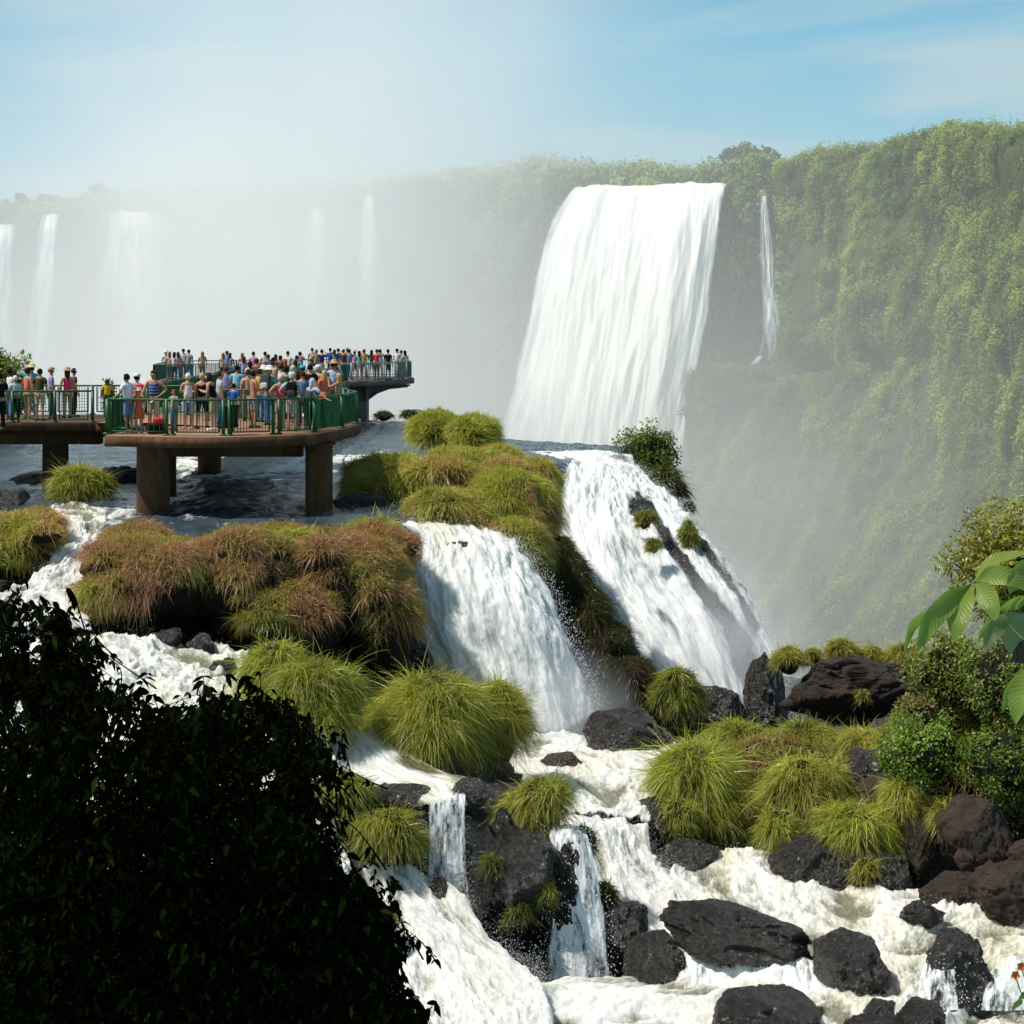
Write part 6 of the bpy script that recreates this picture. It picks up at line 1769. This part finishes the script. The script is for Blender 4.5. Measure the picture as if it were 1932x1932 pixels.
def person(label, u, vhead=None, Y=None, vfeet=None, h=1.70, face=0, pose=('down', 'down'), lean=0.0, female=False, skin='skin', hair='hbrown', long=False, top='white', topk='shirt', leg='denim', legk='trousers', shoe='darkgrey', hat=None, hatc='straw', stance=0.0, group=None, dz=0.0, shoes=True):
    """face in degrees: 0 looks away from the camera, 90 to the left, -90 to the right, 180 toward the camera"""
    if Y is None:
        Y = 3.09 * K / (vfeet - V0) if vfeet else (3.09 - h - 0.0) * K / (vhead - V0)
    x = (u - U0) / K * Y
    s = h / 1.75
    root = empty('person', (x, Y, DZ + dz), math.radians(face), label=label, cat='person', group=group)
    root.scale = (s, s, s)
    p = proto(None, pose[0], pose[1], lean, female, stance)
    child(root, 'body', p['body'], cm(skin))
    if top: child(root, 'tank_top' if topk == 'tank' else 'shirt', p['tank' if topk == 'tank' else 'shirt'], cm(top))
    child(root, {'trousers': 'trousers', 'shorts': 'shorts', 'skirt': 'skirt'}[legk], p[legk], cm(leg))
    if hair: child(root, 'hair', p['long' if long else 'hair'], cm(hair))
    if hat: child(root, 'hat' if hat == 'sunhat' else 'cap', p[hat], cm(hatc))
    if shoes: child(root, 'shoes', p['shoes'], cm(shoe))
    return root


def backpack(label, who, col, sc=1.0, strap='darkgrey'):
    """soft pack on the back of a person"""
    root = empty('backpack', who.location + Vector((0, 0, 0)), who.rotation_euler.z, label=label, cat='backpack')
    s = who.scale[0] * sc
    V, F = ico(4)
    q = np.sign(V) * np.abs(V) ** 0.55
    q = q * np.array([0.165, 0.085, 0.24]) + np.array([0, -0.20, 1.24])
    q[:, 1] -= 0.03 * np.clip(1.2 - q[:, 2], -0.2, 0.2)
    root.scale = (s, s, s)
    link('pack_body', build_mesh('pack_body', q, [F]), cm(col), root)
    V2 = np.sign(V) * np.abs(V) ** 0.6 * np.array([0.115, 0.04, 0.10]) + np.array([0, -0.29, 1.13])
    link('pocket', build_mesh('pocket', V2, [F]), cm(strap), root)
    mb = MB()
    for e in (-1, 1): mb.tube(cr1(np.array([(e * 0.10, -0.14, 1.42), (e * 0.12, -0.03, 1.475), (e * 0.13, 0.10, 1.40), (e * 0.14, 0.12, 1.25), (e * 0.16, -0.10, 1.08)]), 12), 0.018, 5)
    mb.build('strap', cm(strap), root, True)
    return root


# ---- left walkway
W = [
    dict(label='person in black clothes cut by the left edge of the picture on the walkway', u=0, vhead=703, face=40, hair='hblack', top='black', leg='black', skin='tanskin'),
    dict(label='dark-haired person in a white T-shirt near the left edge on the walkway', u=19, vhead=694, face=-60, hair='hblack', top='white', leg='denim', skin='darkskin'),
    dict(label='small person in a pale striped top beside the white T-shirt at left', u=29, vhead=708, h=1.5, face=20, hair='hwhite', top='offwhite', leg='black', skin='tanskin', female=True),
    dict(label='person in a bright blue top and straw hat raising an arm on the walkway', u=60, vhead=686, Y=65.2, face=10, hair='hbrown', top='cyan', leg='denim', hat='sunhat', pose=('shade', 'down'), h=1.74),
    dict(label='person in a coral tank top with dark hair on the walkway', u=52, vhead=692, Y=62.6, face=-40, hair='hblack', top='coral', topk='tank', leg='khaki', legk='shorts', female=True),
    dict(label='man in an olive green shirt and pale shorts leaning on the far walkway rail', u=75, vhead=694, Y=62.0, face=-10, hair='hblack', top='olive', leg='beige', legk='shorts', skin='tanskin'),
    dict(label='person with orange hair and a lavender top on the walkway', u=96, vhead=693, Y=63.5, face=-70, hair='hginger', top='lavender', leg='darkgrey', female=True, hat='cap', hatc='tan'),
    dict(label='person in a pink and red top with a brown sun hat on the walkway', u=127, vhead=698, Y=63.6, face=30, hair='hbrown', long=True, top='hotpink', topk='tank', leg='khaki', hat='sunhat', hatc='tan', female=True, h=1.66),
    dict(label='person in a dark grey top right of the brown sun hat on the walkway', u=139, vhead=700, Y=64.4, face=-60, hair='hbrown', top='darkgrey', leg='black', h=1.66, skin='tanskin'),
    dict(label='child in a yellow shirt at the far rail of the walkway', u=202, vhead=716, Y=64.8, h=1.28, face=10, hair='hbrown', top='yellow', leg='darkgrey', legk='shorts', skin='darkskin'),
]
for d in W: person(**d)
# ---- near platform
N_ = [
    dict(label='man in a white T-shirt and blue shorts leaning left on the corner rail', u=243, vfeet=821.5, Y=54.6, face=60, h=1.72, lean=0.12, pose=('rail', 'akimbo'), hair='hblack', top='white', leg='denim', legk='shorts', skin='tanskin', shoe='lightgrey'),
    dict(label='person in a crimson shirt and white cap behind the white T-shirt man', u=258, vfeet=815, Y=56.0, h=1.68, face=-20, hair='hblack', top='hotpink', leg='offwhite', hat='cap', hatc='white'),
    dict(label='child in an orange dress and straw hat at the front rail', u=262, vfeet=820, Y=54.7, h=1.28, face=170, hair='hbrown', top='orange', leg='orange', legk='skirt', hat='sunhat', female=True, shoe='pink'),
    dict(label='man in a navy striped sleeveless top and beige shorts facing the camera', u=290, vfeet=818, Y=55.6, h=1.80, face=165, pose=('akimbo', 'rail'), hair='hbrown', top='stripes', topk='tank', leg='beige', legk='shorts', skin='tanskin', shoe='brown'),
    dict(label='small child in grey-blue clothes behind the first double post', u=328, vfeet=812, Y=56.5, h=1.2, face=150, hair='hginger', top='grey', leg='denim', skin='skin'),
    dict(label='blonde woman in a white tank top, blue shorts and pink shoes', u=355, vfeet=809, Y=57.0, h=1.68, face=15, pose=('phone', 'phone'), hair='hwhite', top='white', topk='tank', leg='lightblue', legk='shorts', female=True, shoe='pink'),
    dict(label='blonde woman in a black top standing with her back turned', u=381, vfeet=809, Y=57.2, h=1.68, face=-10, hair='hblond', top='black', topk='tank', leg='black', legk='shorts', female=True, stance=0.03),
    dict(label='woman in a black tank top and khaki shorts bending to the left', u=404, vfeet=812, Y=56.2, h=1.72, face=75, lean=0.28, pose=('phone', 'phone'), hair='hbrown', long=True, top='black', topk='tank', leg='khaki', legk='shorts', female=True, shoe='white'),
    dict(label='person in a white T-shirt and blue trousers raising an arm to the head', u=414, vfeet=808, Y=57.4, h=1.74, face=-70, pose=('shade', 'down'), hair='hbrown', top='lightgrey', leg='blue'),
    dict(label='man in a sky blue shirt seen from behind at the back railing', u=447, vhead=689, Y=64.6, h=1.76, face=-10, pose=('rail', 'rail'), hair='hblack', top='sky', leg='beige', skin='tanskin'),
    dict(label='shirtless man in grey shorts looking down at his hands', u=478, vfeet=806, Y=57.6, h=1.74, face=-60, pose=('phone', 'phone'), hair='hblack', top=None, leg='grey', legk='shorts', skin='tanskin'),
    dict(label='person in a pale pink top behind the shirtless man', u=468, vhead=690, Y=61.8, face=20, hair='hbrown', top='peach', leg='khaki', female=True, h=1.68),
    dict(label='man in a teal T-shirt and white hat carrying a black and white backpack', u=508, vfeet=803, Y=59.2, h=1.80, face=-25, hair='hblond', top='teal', leg='denim', hat='sunhat', hatc='white'),
    dict(label='grey-haired woman in a hot pink tank top with bare arms', u=529, vfeet=810, Y=57.2, h=1.62, face=20, pose=('akimbo', 'down'), hair='hgrey', top='hotpink', topk='tank', leg='khaki', legk='shorts', female=True, shoe='brown'),
    dict(label='man in a plaid shirt and cap with a solid black backpack', u=551, vfeet=815, Y=55.8, h=1.72, face=0, pose=('akimbo', 'phone'), hair='hgrey', top='plaid', leg='lightgrey', legk='shorts', hat='cap', hatc='offwhite', shoe='brown'),
    dict(label='man in a blue T-shirt right of the black backpack', u=571, vfeet=812, Y=56.5, h=1.76, face=10, hair='hbrown', top='denim', leg='darkgrey'),
    dict(label='person in a pale grey hooded jacket stretching an arm to the rail', u=589, vfeet=815, Y=55.8, h=1.56, face=-35, pose=('down', 'reach'), hair='lightgrey', long=True, top='lightgrey', leg='black', shoe='white', female=True),
    dict(label='blonde woman in an olive top lifting a camera at the right end', u=639, vfeet=800, Y=58.4, h=1.64, face=75, pose=('photo', 'photo'), hair='hblond', long=True, top='khaki', topk='tank', leg='lightgrey', skin='tanskin', female=True),
    dict(label='man in a pale blue shirt and tan hat photographing at the back rail', u=630, vhead=680, Y=66.0, h=1.86, face=-15, pose=('photo', 'photo'), hair='hbrown', top='lightblue', leg='khaki', hat='sunhat', hatc='tan'),
    dict(label='broad man in a black T-shirt toward the back of the near platform', u=585, vhead=692, Y=63.2, h=1.82, face=-10, hair='hblack', top='black', leg='darkgrey', skin='tanskin'),
    dict(label='person in a turquoise cap behind the blue T-shirt man', u=571, vhead=686, Y=64.5, h=1.74, face=0, hair='hbrown', top='green', leg='denim', hat='cap', hatc='cyan'),
    dict(label='person in a white top and wide white hat in the middle of the platform crowd', u=498, vhead=686, Y=63.8, h=1.72, face=20, hair='hblond', top='white', leg='beige', hat='sunhat', hatc='white', female=True),
    dict(label='dark-haired person in a dark green top in the middle of the platform crowd', u=540, vhead=688, Y=63.0, h=1.74, face=-30, pose=('photo', 'photo'), hair='hblack', top='green', leg='black', skin='tanskin'),
    dict(label='person in a pale green top behind the pink tank top', u=553, vhead=690, Y=65.4, h=1.74, face=0, hair='hgrey', top='offwhite', leg='khaki'),
    dict(label='man in a bright yellow T-shirt partly hidden behind the shirtless man', u=488, vhead=693, Y=61.2, h=1.72, face=-30, hair='hbrown', top='gold', leg='denim'),
    dict(label='woman in a scarlet blouse behind the teal T-shirt man', u=519, vhead=688, Y=63.0, h=1.70, face=20, hair='hblond', long=True, top='red', leg='beige', female=True),
    dict(label='tall man in a white polo shirt between the red blouse and the dark green top', u=530, vhead=684, Y=64.6, h=1.82, face=-10, pose=('photo', 'photo'), hair='hbrown', top='white', leg='khaki'),
    dict(label='woman in a peach sleeveless top half hidden by the plaid shirt man', u=561, vhead=694, Y=60.8, h=1.66, face=30, hair='hbrown', long=True, top='peach', topk='tank', leg='darkgrey', female=True),
    dict(label='boy in a blue and grey outfit beside the litter bin', u=441, vhead=722, Y=58.6, h=1.32, face=-20, hair='hblack', top='blue', leg='grey', legk='shorts'),
    dict(label='person in a lavender shirt leaning on the back rail left of the sky blue shirt', u=426, vhead=690, Y=65.0, h=1.70, face=10, pose=('rail', 'rail'), hair='hbrown', top='lavender', leg='darkgrey'),
    dict(label='man in a tan shirt and white cap right of the turquoise cap', u=600, vhead=688, Y=64.2, h=1.76, face=-40, hair='hgrey', top='tan', leg='denim', hat='cap', hatc='white'),
    dict(label='woman in a coral dress by the back rail near the right end', u=612, vhead=696, Y=62.2, h=1.64, face=30, hair='hblond', long=True, top='coral', leg='coral', legk='skirt', female=True),
]
made = [person(**d) for d in N_]
backpack('black and white patterned backpack on the back of the teal T-shirt man', made[12], 'darkgrey', 1.05, 'offwhite')
backpack('plain black backpack worn over the plaid shirt', made[14], 'black', 1.0, 'darkgrey')
backpack('dark small bag on the hip of the hooded person', made[16], 'darkgrey', 0.9, 'black')
x, y = deck(296, 819)
r = empty('bag', (x, y, DZ), 0.3, label='black and red bag lying on the deck at the navy striped man\'s feet', cat='bag')
V, F = ico(4); q = np.sign(V) * np.abs(V) ** 0.6
link('bag_body', build_mesh('bag_body', q * np.array([0.30, 0.17, 0.16]) + np.array([0, 0.12, 0.16]), [F]), cm('black'), r)
link('flap', build_mesh('flap', q * np.array([0.17, 0.13, 0.10]) + np.array([0.06, 0.10, 0.36]), [F]), cm('red'), r)

# ---- crowd on the connecting walkway: (u, v of head, hair, top, topk, female, face, hat)
def words_n(i):
    return ['first', 'second', 'third', 'fourth', 'fifth', 'sixth', 'seventh', 'eighth', 'ninth', 'tenth', 'eleventh', 'twelfth', 'thirteenth', 'fourteenth', 'fifteenth', 'sixteenth', 'seventeenth', 'eighteenth', 'nineteenth', 'twentieth', 'twenty-first', 'twenty-second', 'twenty-third', 'twenty-fourth', 'twenty-fifth', 'twenty-sixth'][i]


CN = dict(offwhite='cream', lightgrey='light grey', darkgrey='dark grey', lightblue='pale blue', hotpink='crimson', sky='sky blue')
mid = [(421, 659, 'hginger', 'peach', 'f', 10, None), (428, 661, 'hbrown', 'lavender', 'm', 0, None), (434, 661, 'hbrown', 'grey', 'f', -30, None), (457, 662, 'hginger', 'peach', 'f', 20, None), (460, 672, 'hbrown', 'lavender', 'f', 0, None), (478, 663, 'hblack', 'pink', 'm', -10, None), (472, 681, 'hblack', 'white', 'f', 30, None),
       (484, 676, 'hbrown', 'brown', 'm', -20, None), (500, 663, 'hblack', 'beige', 'm', 0, None), (506, 668, 'hbrown', 'grey', 'm', 30, None), (515, 674, 'hblack', 'tan', 'f', -40, None), (520, 668, 'hbrown', 'coral', 'f', 0, None), (529, 670, 'hblack', 'darkgrey', 'm', 10, None), (514, 681, 'hbrown', 'offwhite', 'm', 0, None),
       (543, 662, 'hblack', 'white', 'm', -20, None), (547, 674, 'hgrey', 'offwhite', 'f', 0, None), (538, 677, 'hginger', 'red', 'f', 40, None), (560, 670, 'hbrown', 'tan', 'm', -10, None), (566, 663, 'hblack', 'grey', 'm', 0, None), (557, 679, 'hbrown', 'teal', 'f', 20, None), (587, 677, 'hbrown', 'lightgrey', 'm', 150, None)]
mid.sort(key=lambda t: t[0])
for i, (u, vh, hair, top, sx, face, hat) in enumerate(mid):
    h = 1.62 if sx == 'f' else 1.74
    Y = float(np.clip((3.09 - h) * K / (vh - V0), 67.5, 103))
    person('%s of the crowd on the linking walkway counted from the left, in %s' % (words_n(i), CN.get(top, top)), u, Y=Y, h=h, face=face, hair=hair, top=top, female=sx == 'f', leg=('darkgrey', 'khaki', 'denim', 'black')[i % 4], long=sx == 'f', skin=('skin', 'tanskin')[i % 2], group='visitors on the linking walkway', pose=(('down', 'down'), ('photo', 'photo'), ('down', 'phone'))[i % 3])
# ---- far platform, left bay and right bay
farl = [(313, 661, 'hwhite', 'offwhite', 'f', 10, 'sunhat', 'white'), (320, 663, 'hginger', 'peach', 'f', 0, None, 0), (329, 671, 'hblack', 'white', 'f', -20, None, 0), (336, 670, 'hbrown', 'pink', 'f', 20, None, 0), (342, 680, 'hginger', 'orange', 'c', 0, None, 0), (346, 657, 'hblack', 'white', 'm', 10, None, 0), (356, 659, 'hbrown', 'grey', 'm', -20, None, 0), (382, 663, 'hginger', 'tan', 'f', 0, None, 0)]
for i, (u, vh, hair, top, sx, face, hat, hc_) in enumerate(farl):
    h = {'m': 1.76, 'f': 1.64, 'c': 1.15}[sx]
    Y = float(np.clip((3.09 - h) * K / (vh - V0), 104.8, 110))
    person('%s visitor from the left end of the far platform, in %s' % (words_n(i), CN.get(top, top)), u, Y=Y, h=h, face=face, hair=hair, top=top, female=sx != 'm', long=sx == 'f', leg=('denim', 'khaki', 'darkgrey')[i % 3], hat=hat, hatc=hc_ or 'straw', skin=('skin', 'tanskin')[i % 2], group='visitors at the left end of the far platform')
farr = [(589, 656, 'hbrown', 'beige', 'm', 0, None, 0), (597, 659, 'hginger', 'tan', 'm', 20, None, 0), (607, 666, 'hblack', 'navy', 'm', -20, None, 0), (623, 654, 'hblack', 'blue', 'm', 0, None, 0), (631, 658, 'hbrown', 'tan', 'f', 10, None, 0), (638, 657, 'hblack', 'navy', 'm', -10, None, 0), (648, 659, 'hbrown', 'olive', 'm', 0, None, 0), (655, 655, 'hginger', 'khaki', 'm', 20, 'cap', 'beige'),
        (659, 663, 'hblack', 'denim', 'm', 0, None, 0), (669, 661, 'hbrown', 'pink', 'f', -10, 'sunhat', 'pink'), (678, 662, 'hblack', 'cyan', 'f', 0, None, 0), (687, 662, 'hbrown', 'gold', 'm', 10, None, 0), (701, 660, 'hblack', 'darkgrey', 'f', 0, None, 0), (711, 664, 'hbrown', 'red', 'm', -20, None, 0), (717, 659, 'hblack', 'lightgrey', 'm', 0, None, 0), (732, 661, 'hblack', 'black', 'm', -30, None, 0),
        (749, 657, 'hblack', 'white', 'm', -20, None, 0), (757, 664, 'hbrown', 'peach', 'f', 20, None, 0), (764, 662, 'hblack', 'offwhite', 'f', 30, None, 0)]
for i, (u, vh, hair, top, sx, face, hat, hc_) in enumerate(farr):
    h = 1.75 if sx == 'm' else 1.65
    Y = float(np.clip((3.09 - h) * K / (vh - V0), 108.6 if u > 640 else 107.6, 115.0))
    if u > 740: Y = 111.0 + (i % 3) * 0.6
    person('%s visitor from the left in the right bay of the far platform, in %s' % (words_n(i), CN.get(top, top)), u, Y=Y, h=h, face=face, hair=hair, top=top, female=sx == 'f', long=sx == 'f' and i % 2 == 0, leg=('denim', 'black', 'khaki', 'darkgrey')[i % 4], legk='trousers' if i % 3 else 'shorts', hat=hat, hatc=hc_ or 'straw', skin=('skin', 'tanskin')[i % 2], group='visitors in the right-hand bay of the far platform', pose=(('down', 'down'), ('rail', 'rail'), ('photo', 'photo'))[i % 3])

# pale bush behind the left walkway
leafy_shrub('pale hazy green bush behind the walkway at the left edge', -90, 655, 76, 815, 92, 77, 6000, 0.26, (0.12, 0.16, 0.04), (0.26, 0.31, 0.07), clump=0.6)
leafy_shrub('small hazy bush behind the walkway beside the yellow shirt child', 196, 708, 214, 800, 92, 78, 500, 0.2, (0.12, 0.16, 0.04), (0.26, 0.31, 0.07), clump=0.25)
